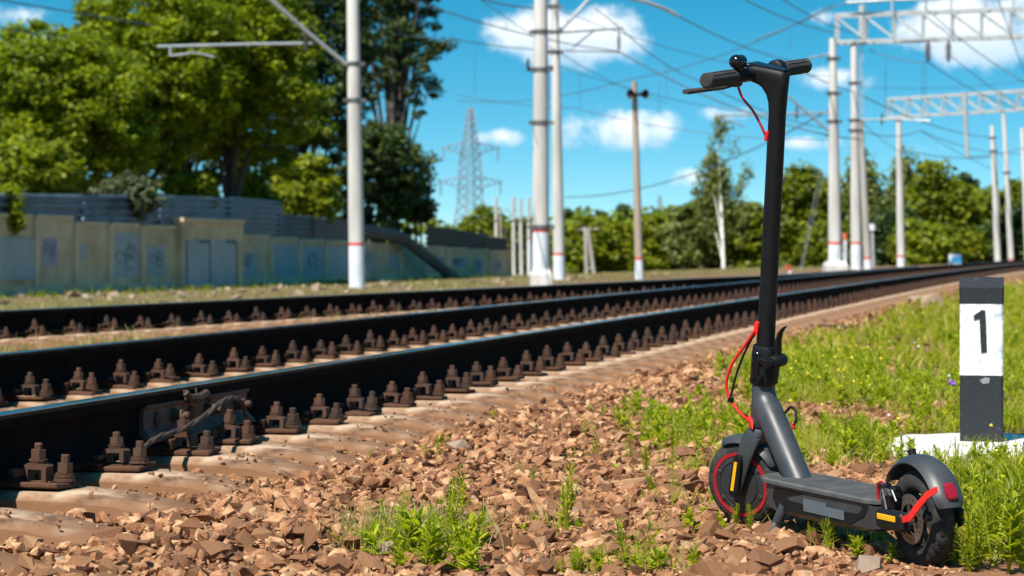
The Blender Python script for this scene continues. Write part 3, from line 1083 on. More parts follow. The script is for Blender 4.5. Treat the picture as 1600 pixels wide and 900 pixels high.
def fender(Mx, name, r, w, a0, a1, n=28, parent=scooter, m=S_GREY, thick=0.003):
    """curved mudguard; angles from straight up, positive towards the rear"""
    mb = MB(Mx)
    prof_n = 10
    def ring(a, rr, ww, droop):
        out = []
        for j in range(prof_n + 1):
            t = -1 + 2 * j / prof_n
            rad = rr - droop * abs(t) ** 2.6
            out.append(Vector((-math.sin(a) * rad, t * ww, math.cos(a) * rad)))
        return out
    rings = []
    for i in range(n + 1):
        t = i / n
        a = a0 + (a1 - a0) * t
        ww = w * (1.0 if t < 0.9 else 1.0 - 0.25 * ((t - 0.9) / 0.1) ** 2)
        if t < 0.12: ww *= 0.82 + 1.5 * t
        o = ring(a, r, ww, 0.016)
        q = ring(a, r - thick, ww - 0.002, 0.016)
        rings.append(o + q[::-1])
    mb.loft(rings, True, True)
    return mb.build(name, m, parent)


def build_scooter():
    wheel_front()
    wheel_rear()
    # ---- deck body: graphite tray with tapering ends
    xs = [(-0.005, .040, .085, .118), (0.05, .050, .078, .124), (0.12, .062, .070, .132), (0.17, .066, .066, .135), (0.40, .067, .062, .134), (0.58, .067, .060, .134), (0.64, .062, .066, .134), (0.675, .046, .082, .133)]
    mb = MB()
    rings = []
    for x, hw, zb, zt in xs[2:]:
        rings.append([(x, -hw, zt), (x, -hw, zb + .012), (x, -hw + .014, zb), (x, hw - .014, zb), (x, hw, zb + .012), (x, hw, zt)])
    mb.loft(rings, True, False)
    deck = mb.build('deck', S_GREY, scooter)
    # dark recessed side panel and sticker
    for s in (1, -1):
        p = MB()
        poly = [(0.165, .075), (0.12, .128), (0.585, .128), (0.585, .072)]
        pts = []
        for x, z in [(0.205, .079), (0.150, .100), (0.125, .126), (0.585, .127), (0.60, .100), (0.575, .076)]:
            hw = np.interp(x, [0.12, 0.17, 0.4, 0.58, 0.64], [.062, .066, .067, .067, .062])
            pts.append((x, hw, z))
        n_ = len(pts)
        p.add([(x, s * (hw + .0006), z) for x, hw, z in pts] + [(x, s * (hw + .0020), z) for x, hw, z in pts],
              [tuple(range(n_)), tuple(range(2 * n_ - 1, n_ - 1, -1))] + [(j, (j + 1) % n_, n_ + (j + 1) % n_, n_ + j) for j in range(n_)])
        p.build('side_panel', S_BLACK, deck)
        q = MB()
        q.box((0.375, s * 0.0696, 0.100), (0.115, 0.0008, 0.030))
        q.box((0.275, s * 0.0696, 0.096), (0.085, 0.0008, 0.022))
        q.build('sticker', S_STICK, deck)
    # rubber foot mat with a pointed front lip and fine ribs
    def outline(off):
        pts = []
        for x, hw in ((0.085, .040), (0.10, .060), (0.14, .0705), (0.35, .0735), (0.58, .0735), (0.64, .070), (0.675, .060), (0.695, .044), (0.705, .022)):
            pts.append((x, hw - off))
        return pts + [(x, -h) for x, h in reversed(pts)]
    m_ = MB()
    o0, o1, o2 = outline(0), outline(0), outline(0.004)
    m_.loft([[(x, y, .134) for x, y in o0], [(x, y, .1415) for x, y in o1], [(x, y, .1450) for x, y in o2]], True, False)
    fm = m_.build('foot_mat', S_MAT, deck)
    rb = MB()
    for k in range(46):
        x = 0.125 + k * 0.0115
        hw = float(np.interp(x, [0.10, 0.14, 0.60, 0.66, 0.70], [.050, .062, .064, .056, .03]))
        if 0.575 < x < 0.66:
            for s in (1, -1): rb.box((x, s * (hw + .036) / 2, .1457), (0.006, hw - .036, .0016))
        else:
            rb.box((x, 0, .1457), (0.006, 2 * hw, .0016))
    rb.build('mat_ribs', S_MAT, fm)
    # rear arms and their reflector caps
    for s in (1, -1):
        a = MB()
        a.hull([(0.15, s * .048, .074), (0.15, s * .064, .074), (0.15, s * .064, .130), (0.15, s * .048, .130), (-.028, s * .046, .092), (-.028, s * .062, .092), (-.028, s * .062, .126), (-.028, s * .046, .126)])
        arm = a.build('rear_arm', S_GREY, scooter)
        cpm = MB()
        cpm.rbox((0.012, s * .070, .110), (0.115, .022, .042), .007)
        cap = cpm.build('arm_cap', S_BLACK, arm)
        y = MB()
        y.rbox((0.016, s * .0815, .116), (0.078, .003, .013), .001)
        y.build('side_reflector', S_YEL, cap)
    # ---- front frame: head tube and down tube in one smooth piece
    dn = MB()
    head_mid = A0 + eu * 0.235
    foot_pt = Vector((0.580, 0, 0.125))
    top = A0 + eu * 0.265
    hp = A0 + eu * 0.232
    path = [top, A0 + eu * .25] + [hp.lerp(foot_pt, t) for t in (0.04, .16, .3, .5, .75, 1.0)]
    rad = list(np.interp(np.linspace(0, 1, len(path)), [0, .14, .42, .6, 1], [.0285, .0295, .0345, .0350, .0335]))
    dn.tube(path, [float(r) for r in rad], 28)
    frame = dn.build('frame_tube', S_GREY, scooter)
    hd = MB()
    hd.tube([A0 + eu * .158, A0 + eu * .168, A0 + eu * .22, A0 + eu * .267], [.027, .0295, .0285, .0285], 28)
    hd.build('head_tube', S_GREY, frame)
    gr = MB()
    gr.hull([Vector((0.775, .024, .268)) + Vector(d) for d in ((0, 0, 0), (-.012, .006, 0), (-.006, .013, .002), (.014, .010, .014), (0.010, .002, .016), (-.004, .004, -.020), (-.014, .010, -.018), (.002, .012, -.014))])
    gr.build('cable_grommet', S_RED, frame)
    ch = MB()
    ch.tube(catmull([(0.698, -.024, 0.290), (0.684, -.034, 0.306), (0.668, -.038, 0.300), (0.658, -.036, 0.282), (0.660, -.030, 0.264)], 5), .0034, 8)
    ch.build('lock_loop', S_BLACK, frame)
    rp = MB()
    rp.rbox((0.664, -.030, 0.262), (.010, .009, .018), .003)
    rp.build('charge_cover', S_RED, frame)
    # ---- fork and front mudguard (turned with the bars)
    fk = MB(ST)
    ringc = lambda z, w, d, x=0: superring((x, 0, z), (1, 0, 0), (0, 1, 0), d, w, 24, 2.8)
    fk.loft([ringc(.154, .0285, .0285), ringc(.146, .034, .0295, .002), ringc(.128, .040, .0285, .006), ringc(.114, .0425, .0245, .010)], True, True)
    crown = fk.build('fork_crown', S_GREY, scooter)
    for s in (1, -1):
        lg = MB(ST)
        rg = []
        for z, xo, y, dx, dy in ((.132, .006, .034, .0270, .0085), (.110, .010, .0400, .0255, .0075), (.075, .018, .0430, .0215, .0065), (.04, .026, .0435, .0190, .006), (0.0, .036, .0435, .0175, .006), (-.020, .0385, .0435, .0150, .0055), (-.028, .0385, .0435, .008, .004)):
            rg.append(superring((xo, s * y, z), (1, 0, 0), (0, 1, 0), dx, dy, 20, 3.2))
        lg.loft(rg, True, True)
        leg = lg.build('fork_leg', S_GREY, crown)
        cv = MB(ST)
        rg = []
        for z, dx in ((-.024, .006), (-.020, .0125), (-.010, .0155), (.05, .0145), (.070, .0135), (.082, .010), (.086, .005)):
            xo = .0375 - .10 * max(0, z) ** 1.0
            rg.append(superring((xo, s * .0530, z), (1, 0, 0), (0, 1, 0), dx, .0075, 18, 3.0))
        cv.loft(rg, True, True)
        cov = cv.build('fork_cover', S_BLACK, leg)
        yy = MB(ST)
        yy.hull([(xo + dx, s * (.0600 + dy), z) for z, xo in ((-.008, .0385), (.068, .031)) for dx in (-.0045, .0045) for dy in (0, .0022)])
        yy.build('side_reflector', S_YEL, cov)
    fender(WF, 'front_fender', .124, .030, -0.62, 0.95, 24, m=S_GREY)
    # ---- folding joint on the stem
    fj = MB(ST)
    rr = lambda z, w, d, x=0, e=3.0: superring((x, 0, z), (1, 0, 0), (0, 1, 0), d, w, 24, e)
    fj.loft([rr(.268, .0305, .0305), rr(.272, .0315, .0320), rr(.300, .0310, .0335, -.002), rr(.345, .0295, .0315, -.001), rr(.362, .0285, .0290), rr(.366, .0265, .027)], True, True)
    fold = fj.build('folding_joint', S_BLACK, scooter)
    d2 = MB(ST)
    d2.rbox((.006, .031, .318), (.022, .008, .070), .003)
    d2.rbox((-.020, .0300, .332), (.040, .012, .017), .004)
    d2.lathe([(.011, 0), (.011, .012), (.007, .013)], 14, 'y', (-.030, .030, .330), cap=True)
    d2.lathe([(.0085, 0), (.0085, .008)], 12, 'y', (-.010, .032, .291), cap=True)
    d2.build('hinge_plate', S_GLOSS, fold)
    hb = MB(ST)
    hb.lathe([(.013, -.026), (.016, -.022), (.016, .022), (.013, .026)], 18, 'y', (-.040, .004, .333), cap=True)
    hb.lathe([(.008, -.034), (.008, .036)], 12, 'y', (-.040, .004, .333), cap=True)
    hb.build('hinge_pin', S_BLACK, fold)
    lv = MB(ST)
    rg = []
    for x, z, w, d in ((-.036, .322, .012, .006), (-.038, .350, .012, .0055), (-.037, .385, .011, .005), (-.041, .404, .010, .0045), (-.050, .418, .008, .0035), (-.056, .424, .006, .002)):
        rg.append(superring((x, 0, z), (1, 0, 0), (0, 1, 0), d, w, 14, 3))
    lv.loft(rg, True, True)
    lv.build('folding_lever', S_BLACK, fold)
    # ---- stem
    sm = MB(ST)
    sm.loft([rr(.364, .0232, .0232, 0, 2.2), rr(.395, .0218, .0218, 0, 2.2), rr(.70, .0210, .0210, 0, 2.2), rr(.94, .0208, .0210, 0, 2.2)], True, True)
    stem = sm.build('stem', S_BLACK, scooter)
    slot = MB(ST)
    slot.rbox((.0095, .0200, .382), (.004, .003, .030), .001)
    slot.build('stem_slot', S_GLOSS, stem)
    rg_ = MB(ST)
    rg_.hull([(.0145 + a, .0195 + b, .412 + c) for a, b, c in ((-.007, 0, -.015), (.007, -.004, -.015), (-.007, 0, .015), (.007, -.004, .015), (-.006, .009, -.017), (.008, .006, -.017), (-.005, .006, .012), (.006, .004, .012))])
    rg_.build('cable_grommet', S_RED, stem)
    r2 = MB(ST)
    r2.hull([(.013 + a, .020 + b, .893 + c) for a, b, c in ((-.004, 0, -.014), (.006, -.003, -.014), (-.004, 0, .012), (.006, -.003, .012), (-.001, .007, -.010), (.006, .005, -.010), (.002, .006, .010))])
    r2.build('cable_grommet', S_RED, stem)
    # gooseneck: curved wedge running forward to the bar, dashboard on top
    nk = MB(ST)
    side = [(-.0210, .930), (-.0218, 1.000), (-.0255, 1.048), (-.0190, 1.055), (.020, 1.060), (.060, 1.063), (.084, 1.060), (.090, 1.050), (.090, 1.034), (.082, 1.022), (.066, 1.017),
            (.052, 1.013), (.040, 1.006), (.031, .994), (.0238, .975), (.0215, .950), (.0210, .930)]
    med = [Vector((0, 0, z)) for z in (.93, .95, .97, .99, 1.005)] + [Vector((x, 0, z)) for x, z in ((.004, 1.020), (.012, 1.030), (.022, 1.035), (.034, 1.038), (.046, 1.040), (.058, 1.041), (.072, 1.041))]
    def inset(x, z, k):
        p = Vector((x, 0, z))
        q = min(med, key=lambda m: (m - p).length)
        w = q + (p - q) * k
        return (w.x, w.z if z > .94 else z)
    nk_r = []
    for yk, k in ((1.0, .40), (.93, .62), (.78, .82), (.5, .95), (0, 1.0), (-.5, .95), (-.78, .82), (-.93, .62), (-1.0, .40)):
        ring = []
        kc = math.sqrt(max(0.004, 1 - yk * yk))
        for x, z in side:
            xx, zz = inset(x, z, kc + (k - kc) * float(np.clip((z - .955) / .05, 0, 1)))
            ring.append((xx, yk * float(np.interp(x, [-.03, .03, .06, .09], [.0208, .0214, .028, .029])), zz))
        nk_r.append(ring)
    nk.loft(nk_r, True, True)
    neck = nk.build('gooseneck', S_BLACK, stem)
    db = MB(ST)
    db.hull([(x, s * y, z) for s in (1, -1) for x, y, z in ((-.022, .012, 1.0550), (.080, .022, 1.0625), (-.020, .010, 1.0580), (.078, .020, 1.0660))])
    db.build('dashboard', S_GLOSS, neck)
    hl = MB(ST)
    hl.lathe([(.020, .086), (.022, .092), (.020, .100), (.012, .103), (.0005, .104)], 20, 'x', (0, 0, 1.036), cap=True)
    hl.build('headlight', mat('headlight_glass', (0.55, 0.56, 0.58), (0.7, 0.7, 0.7), rough=0.1, coat=0.6), neck)
    # handlebar, grips
    BX, BZ = .064, 1.040
    hbm = MB(ST)
    hbm.tube([(BX, -.205, BZ), (BX, .205, BZ)], .0125, 20)
    bar = hbm.build('handlebar', S_BLACK, scooter)
    for s in (1, -1):
        g = MB(ST)
        y0 = .098 if s > 0 else .105
        ys = [y0, y0 + .004, y0 + .03]
        prof = [(.0168, y0), (.0182, y0 + .003), (.0178, y0 + .05), (.0178, .205), (.0190, .208), (.0190, .213), (.0175, .2155), (.0005, .216)]
        g.lathe([(r, s * h) for r, h in prof], 28, 'y', (BX, 0, BZ), True)
        for k in range(11):
            a = 2 * math.pi * k / 11
            g.bar((BX + math.cos(a) * .0177, s * (y0 + .012), BZ + math.sin(a) * .0177), (BX + math.cos(a) * .0177, s * .198, BZ + math.sin(a) * .0177), .004, .0022)
        grip = g.build('grip', S_GRIP, bar)
        e = MB(ST)
        e.lathe([(.0145, s * .2160), (.0145, s * .2172), (.012, s * .2178), (.006, s * .2172), (.0005, s * .2172)], 24, 'y', (BX, 0, BZ), True)
        e.build('grip_end', S_GRIP, grip)
        c_ = MB(ST)
        c_.lathe([(.0165, s * .050), (.0175, s * .054), (.0175, s * .092), (.0165, s * .096)], 20, 'y', (BX, 0, BZ), True, cap=True)
        c_.build('clamp', S_BLACK, bar)
    # brake lever under the left grip
    bl = MB(ST)
    bl.rbox((BX + .012, .078, BZ - .014), (.030, .034, .026), .005)
    rg = []
    for (x, y, z), w, h in (((BX + .016, .082, BZ - .022), .008, .006), ((BX + .028, .105, BZ - .029), .0075, .0055), ((BX + .040, .135, BZ - .031), .008, .0055), ((BX + .050, .172, BZ - .032), .0095, .006), ((BX + .056, .204, BZ - .033), .0105, .0065), ((BX + .057, .217, BZ - .033), .009, .0055)):
        rg.append(superring((x, y, z), (1, 0, 0), (0, 0, 1), w, h, 14, 2.6))
    bl.loft(rg, True, True)
    bl.build('brake_lever', S_GRIP, bar)
    # bell
    be = MB(ST)
    be.sphere((BX - .004, .098, BZ + .036), .0185, 10, (1, .9, .95))
    be.tube([(BX, .080, BZ + .012), (BX, .082, BZ + .036)], .012, 12)
    be.lathe([(.014, .066), (.017, .070), (.017, .084), (.012, .088)], 18, 'y', (BX, 0, BZ + .034), cap=True)
    be.rbox((BX - .012, .074, BZ + .024), (.006, .030, .006), .002)
    be.build('bell', S_GLOSS, bar)
    # throttle ring on the right
    th = MB(ST)
    th.lathe([(.019, -.070), (.0235, -.074), (.0245, -.084), (.0235, -.096), (.019, -.100)], 22, 'y', (BX, 0, BZ + .002), cap=True)
    th.rbox((BX + .014, -.088, BZ - .022), (.014, .018, .034), .004)
    th.build('throttle', S_BLACK, bar)
    # ---- cables
    cb = MB(ST)
    cb.tube(catmull([(BX + .020, .066, BZ - .016), (BX + .030, .040, BZ - .028), (BX + .020, .030, BZ - .060), (.052, .028, .950), (.026, .027, .915), (.016, .024, .895)], 7), .0034, 8)
    cb.build('brake_cable', mat('cable_dark_red', (0.30, .010, .03), (0.42, .014, .03), rough=0.4), bar)
    inv = ST.inverted()
    gl = inv @ Vector((0.775, .032, .268))
    cr = MB(ST)
    cr.tube(catmull([(.016, .026, .405), (.040, .030, .365), (.074, .034, .310), (.088, .036, .255), (.072, .036, .215), (.035, .036, .185), gl], 7), .0040, 8)
    cr.build('red_cable', S_RED, stem)
    ck = MB(ST)
    ck.tube(catmull([(.016, .022, .400), (.034, .026, .365), (.058, .030, .300), (.070, .033, .245), (.071, .0375, .216), (.045, .030, .190), gl + Vector((.006, -.01, .004))], 7), .0030, 8)
    ck.build('black_cable', S_BLACK, stem)
    tie = MB(ST)
    tie.lathe([(.008, -.005), (.008, .005)], 10, 'z', (.0715, .0365, .2175), cap=True, smooth=False)
    tie.build('cable_tie', S_GLOSS, stem)
    # ---- rear mudguard, tail light, hook, red stays
    RA = Matrix.Translation((0, 0, 0.11))
    ff = fender(RA, 'rear_fender', .140, .0370, -1.02, 1.30, 36, m=S_GREY)
    tl = MB(RA)
    a = 1.05
    u_ = Vector((-math.sin(a), 0, math.cos(a)))
    t_ = Vector((-math.cos(a), 0, -math.sin(a)))
    c0 = u_ * .1405
    rings = []
    for lift, sw, sl in ((-.004, .0135, .020), (.003, .0135, .020), (.0060, .0115, .0175), (.0068, .007, .012)):
        rings.append(superring(c0 + u_ * lift, t_, (0, 1, 0), sl, sw, 20, 4))
    tl.loft(rings, True, True)
    tl.build('tail_light', S_TAIL, ff)
    hk = MB(RA)
    hk.tube([(.032, 0, .134), (.034, 0, .142), (.036, 0, .146)], [.009, .009, .0105], 12)
    hk.build('fender_hook', S_BLACK, ff)
    for s in (1,):
        st_ = MB()
        pts = [(-.046, .118), (-.078, .126), (-.098, .148), (-.128, .178), (-.152, .192)]
        if s < 0: pts = [(-.046, .118), (-.058, .121), (-.070, .126)]
        rg = []
        for i, (x, z) in enumerate(pts):
            yy = [.074, .074, .068, .058, .048][i] if s > 0 else .044
            hh = [.0065, .007, .0075, .0065, .0055][i]
            rg.append([(x + dx, s * (yy + dy), z + dz) for dx, dy, dz in ((-hh * .45, 0, -hh), (hh * .45, 0, hh), (hh * .45, .004, hh), (-hh * .45, .004, -hh))])
        st_.loft(rg, True, False)
        st_.build('fender_stay', S_RED, ff)
        if s < 0: continue
        bt = MB()
        bt.lathe([(.011, s * .040), (.011, s * .052), (.008, s * .053)], 12, 'y', (-.100, 0, .128), cap=True)
        bt.build('stay_bolt', S_BLACK, ff)
    # caliper with arms, cables and red hose
    cal = MB()
    cal.rbox((.062, .040, .150), (.050, .034, .052), .008)
    cal.rbox((.040, .044, .165), (.030, .024, .030), .006)
    cal.rbox((.070, .050, .176), (.034, .020, .016), .004)
    cb_ = cal.build('brake_caliper', S_GLOSS, scooter)
    ar = MB()
    ar.bar((.072, .056, .182), (.034, .058, .160), .006, .004)
    ar.tube([(.066, .060, .172), (.052, .060, .128), (.045, .058, .112)], .003, 8)
    ar.lathe([(.0085, .054), (.0085, .062)], 10, 'y', (.050, 0, .166), cap=True)
    ar.lathe([(.006, .054), (.006, .061)], 8, 'y', (.072, 0, .150), cap=True)
    ar.tube([(.030, .056, .172), (.010, .058, .150)], .0025, 8)
    ar.build('caliper_arm', S_METAL, cb_)
    rh = MB()
    rh.tube(catmull([(.098, .050, .136), (.100, .052, .158), (.093, .054, .180), (.074, .056, .186)], 6), .0042, 8)
    rh.build('brake_hose', S_REDD, cb_)
    # ---- kickstand
    ks = MB()
    ks.rbox((.550, .050, .076), (.040, .034, .026), .006)
    ks.tube([(.550, .060, .084), (.562, .076, .046)], [.0135, .0115], 14)
    kick = ks.build('kickstand', S_GREY, scooter)
    k2 = MB()
    k2.tube([(.561, .075, .050), (.573, .093, .010)], [.0075, .0068], 12)
    k2.tube([(.571, .090, .016), (.577, .099, .000)], [.0090, .0110], 12)
    k2.build('kickstand_rod', mat('worn_rod', (.10, .11, .12), (.22, .23, .24), rough=.45, metal=.5, scale=60), kick)


build_scooter()

# ------------------------------------------------------------------ distance post
def marker_post():
    px_, base = 1534, 690
    Y = 8.34
    X = (px_ - 800) / F * Y
    z0 = -0.031
    t = thing('marker_post', 'short black and white concrete post painted with the number 1', 'marker post', (X, Y, z0), math.radians(-12.5))
    zb = 0.03
    P_BLK = mat('post_black_paint', (0.015, 0.018, 0.022), (0.09, 0.095, 0.10), contrast=(.62, .85), rough=0.7, scale=26, bump=0.6, bscale=50, dist=0.006, spec=0.35)
    P_WHT = mat('post_white_paint', (0.30, 0.33, 0.36), (0.84, 0.85, 0.86), rough=0.75, scale=13, bump=0.6, bscale=45, dist=0.006, contrast=(.33, .58), spec=.3)
    hw, hd = 0.0765, 0.070
    def ring(z, k=1.0, c=.006):
        a, b = hw * k, hd * k
        return [(-a + c, -b, z), (a - c, -b, z), (a, -b + c, z), (a, b - c, z), (a - c, b, z), (-a + c, b, z), (-a, b - c, z), (-a, -b + c, z)]
    m = MB(); m.loft([ring(0.0), ring(0.12, .997), ring(zb + .245, .995)], True, False); m.build('black_base', P_BLK, t)
    m = MB(); m.loft([ring(zb + .245, 1.0), ring(zb + .38, .995), ring(zb + .505, 1.0)], True, False); m.build('white_panel', P_WHT, t)
    m = MB()
    m.loft([ring(zb + .502, 1.02), ring(zb + .560, 1.03)], True, False)
    a, b = hw * 1.03, hd * 1.03
    m.hull([(-a, -b, zb + .560), (a, -b, zb + .560), (a, b, zb + .560), (-a, b, zb + .560), (-a, -.02, zb + .597), (a, -.02, zb + .597), (-a, .03, zb + .597), (a, .03, zb + .597)])
    m.build('black_cap', P_BLK, t)
    # painted figure one
    y = -hd * 1.0 - .0012
    zc = zb + .330
    def flat(pts, mb):
        n = len(pts)
        mb.add([(x, y - .0016, z) for x, z in pts] + [(x, y + .002, z) for x, z in pts], [tuple(range(n)), tuple(range(2 * n - 1, n - 1, -1))] + [(j, (j + 1) % n, n + (j + 1) % n, n + j) for j in range(n)])
    m = MB()
    flat([(-.001, zc - .005), (.020, zc - .002), (.0135, zc + .148), (.001, zc + .150), (-.012, zc + .141), (-.027, zc + .130), (-.026, zc + .112), (-.007, zc + .118)], m)
    m.build('number', P_BLK, t)
    m = MB()
    flat([(.006, zb + .214), (.026, zb + .217), (.030, zb + .235), (.014, zb + .238), (-.006, zb + .228)], m)
    m.build('paint_smear', mat('grey_smear', (0.16, .17, .18), (.25, .26, .27), rough=.8), t)
    # whitewashed slab round the foot
    rng_ = random.Random(4)
    m = MB()
    n = 26
    out = []
    for i in range(n):
        a = 2 * math.pi * i / n
        e = 2.8
        ca, sa = math.cos(a), math.sin(a)
        r = 1 / ((abs(ca) / .37) ** e + (abs(sa) / .42) ** e) ** (1 / e)
        r *= rng_.uniform(.96, 1.04)
        out.append((r * ca + .03, r * sa - 0.10))
    m.loft([[(x * 1.02, y_ * 1.02, -.05) for x, y_ in out], [(x, y_, .024) for x, y_ in out], [(x * .95, y_ * .95, .036 + rng_.uniform(-.003, .003)) for x, y_ in out]], True, True)
    m.build('base_slab', mat('whitewashed_slab', (0.42, 0.40, 0.37), (0.80, 0.79, 0.76), rough=0.85, scale=9, bump=0.6, bscale=40, dist=.006, contrast=(.28, .55)), t)


marker_post()

# ------------------------------------------------------------------ concrete wall with metal sheets
M_WALL = mat('wall_concrete', (0.46, 0.32, 0.18), (0.70, 0.52, 0.32), rough=0.9, scale=0.9, bump=0.4, bscale=14, dist=0.02)
M_WALLP = mat('wall_post', (0.54, 0.40, 0.24), (0.72, 0.56, 0.37), rough=0.9, scale=1.2)
M_PATCH = mat('blue_grey_overpaint', (0.30, 0.34, 0.36), (0.40, 0.42, 0.40), rough=0.85, scale=1.2)
M_DRAW = mat('graffiti_dark', (0.06, 0.11, 0.10), (0.10, 0.15, 0.14), rough=0.8, scale=2)
M_SHEET_B = mat('blue_sheet', (0.07, 0.12, 0.19), (0.16, 0.23, 0.32), rough=0.33, metal=0.3, scale=1.1, rvar=.1)
M_SHEET_G = mat('grey_sheet', (0.12, 0.13, 0.145), (0.20, 0.20, 0.20), rough=0.6, metal=0.2, scale=1.0)
M_SHEET_D = mat('dark_sheet', (0.050, 0.050, 0.055), (0.095, 0.090, 0.085), rough=0.6, scale=1.0)
W0, W1 = Vector((-14.7, 66.0, 0)), Vector((-0.2, 131.0, 0))
WD = (W1 - W0).normalized()
WN = Vector((WD.y, -WD.x, 0))            # faces the tracks


def wall_pt(px):
    u_ = (px - 800) / F
    k = WD.x / WD.y
    Y = (W0.x - k * W0.y) / (u_ - k)
    return Vector((u_ * Y, Y, 0))


def wz(px, py):
    return H + (YH - py) / F * wall_pt(px).y


def slab(mb, a, b, z0, z1, d0, d1, z0b=None, z1b=None):
    """box between wall-line points a,b from z0 to z1, d0..d1 proud of the wall line"""
    z0b = z0 if z0b is None else z0b
    z1b = z1 if z1b is None else z1b
    vs = []
    for p, lo, hi in ((a, z0, z1), (b, z0b, z1b)):
        for d in (d0, d1):
            for z in (lo, hi):
                q = p + WN * d
                vs.append((q.x, q.y, z))
    mb.add(vs, [(0, 1, 3, 2), (4, 6, 7, 5), (0, 2, 6, 4), (1, 5, 7, 3), (2, 3, 7, 6), (0, 4, 5, 1)])
    return mb


wall = thing('concrete_wall', 'long weathered concrete panel wall with painted patches behind the far track', 'wall')
bounds = [(-230, 338), (-150, 339), (-75, 339), (-14, 340), (48, 342), (111, 352), (165, 354), (215, 357), (270, 348), (366, 371), (418, 375), (462, 378), (503, 380), (545, 382), (584, 384), (622, 386), (658, 388), (693, 390), (727, 392), (761, 394), (795, 396)]
rng_ = random.Random(8)
gate_i = 8
M_POSTER = mat('faded_poster', (0.30, 0.27, 0.33), (0.42, 0.36, 0.38), rough=.8, scale=3)
PATCHES = [(-10, 45, 372, 438, 2), (60, 84, 372, 416, 3), (121, 131, 381, 406, 0), (169, 213, 363, 434, 1), (224, 252, 384, 432, 1), (370, 398, 394, 434, 1), (421, 459, 383, 434, 0), (465, 501, 385, 434, 1),
           (506, 541, 386, 432, 0), (550, 580, 392, 425, 1), (605, 620, 398, 420, 0), (668, 690, 402, 420, 1), (703, 726, 402, 418, 2), (738, 752, 405, 425, 1), (768, 780, 405, 424, 1), (-140, -90, 372, 430, 1)]
for i in range(len(bounds) - 1):
    pa, ty = bounds[i]
    pb = bounds[i + 1][0]
    a, b = wall_pt(pa), wall_pt(pb)
    zb = min(tz(a.x, a.y), tz(b.x, b.y)) - 0.3
    zt = wz((pa + pb) / 2, ty)
    m = MB()
    if i == gate_i:
        slab(m, a, b, zb, zt, -0.1, 0.35)
        panel = m.build('wall_panel', M_WALL, wall)
        m = MB()
        g0, g1 = wall_pt(274), wall_pt(356)
        slab(m, g0, g1, zb + .35, wz(315, 375), 0.352, 0.375)
        gp = m.build('metal_door', M_PATCH, panel)
        mid = wall_pt(312)
        for q in (g0 + WD * .1, mid, g1 - WD * .1):
            m = MB()
            slab(m, q - WD * .05, q + WD * .05, zb + .4, wz(315, 377), 0.376, 0.40)
            m.build('door_rib', M_SHEET_G, gp)
        for c_, w_ in ((304, 8), (345, 7)):
            m = MB()
            slab(m, wall_pt(c_ - w_), wall_pt(c_ + w_), wz(c_, 380), wz(c_, 376), .377, .41)
            m.build('door_hinge', M_DRAW, gp)
        m = MB()
        slab(m, a - WD * .05, b + WD * .05, zt + .002, zt + .14, -0.15, 0.42)
        m.build('coping', M_WALLP, panel)
        continue
    slab(m, a, b, zb, zt, 0.0, 0.12)
    panel = m.build('wall_panel', M_WALL, wall)
    m = MB()
    slab(m, a - WD * .14, a + WD * .14, zb, zt + .05, -0.04, 0.22)
    m.build('wall_post', M_WALLP, panel)
    m = MB()
    slab(m, a + WD * .15, b - WD * .15, zt + .003, zt + .11, -0.03, 0.16)
    m.build('coping', M_WALLP, panel)
    m = MB()
    slab(m, a + WD * .15, b - WD * .15, zb, zb + .62, 0.122, 0.19)
    m.build('plinth', M_WALLP, panel)
    # over-painted patches, posters and scrawls
    for q0, q1, r0, r1, marks in PATCHES:
        if not (pa <= (q0 + q1) / 2 < pb): continue
        A_, B_ = wall_pt(max(q0, pa + 4)), wall_pt(min(q1, pb - 3))
        m = MB()
        slab(m, A_, B_, wz(q0, r1), wz(q0, r0), 0.121, 0.127 if r1 < 436 else .195)
        patch = m.build('paint_patch', M_PATCH if marks != 3 else M_POSTER, panel)
        if not marks: continue
        g = MB()
        L_ = (B_ - A_).length
        h_ = wz(q0, r0) - wz(q0, r1)
        for k in range((0, 5, 9, 3)[marks]):
            s = rng_.uniform(.2, .8)
            z = wz(q0, r1) + h_ * rng_.uniform(.35, .75)
            w_ = L_ * .16
            pts = []
            for j in range(6):
                t = j / 5 * 2 * math.pi * .85 + rng_.uniform(-.3, .3)
                q = A_ + WD * (L_ * s + math.cos(t) * w_) + WN * 0.134
                pts.append(Vector((q.x, q.y, z + math.sin(t) * h_ * rng_.uniform(.1, .22))))
            g.tube(catmull(pts, 4), 0.012, 4, cap=True)
        g.build('graffiti', M_DRAW, patch)


def corrugated(name, px0, px1, top0, top1, bot0, bot1, m, off=0.0, n=None, parent=None, tilt=0.0, pitch=.20):
    """metal sheet with horizontal ribs standing above the wall"""
    a, b = wall_pt(px0), wall_pt(px1)
    za0, za1, zb0, zb1 = wz(px0, bot0), wz(px0, top0), wz(px1, bot1), wz(px1, top1)
    n = n or max(4, int((za1 - za0) / pitch))
    sec = []
    for k in range(n):
        for f_, d in ((0.0, 0.0), (0.35, 0.0), (0.5, 0.10), (0.85, 0.10)):
            sec.append(((k + f_) / n, d))
    sec.append((1.0, 0.0))
    def ring(p, lo, hi):
        out = []
        for t, d in sec:
            q = p + WN * (off + d + tilt * t)
            out.append(Vector((q.x, q.y, lo + (hi - lo) * t)))
        for t, d in reversed(sec):
            q = p + WN * (off + d + tilt * t - 0.008)
            out.append(Vector((q.x, q.y, lo + (hi - lo) * t)))
        return out
    mb = MB()
    mb.loft([ring(a, za0, za1), ring(b, zb0, zb1)], True, False)
    return mb.build(name, m, parent)


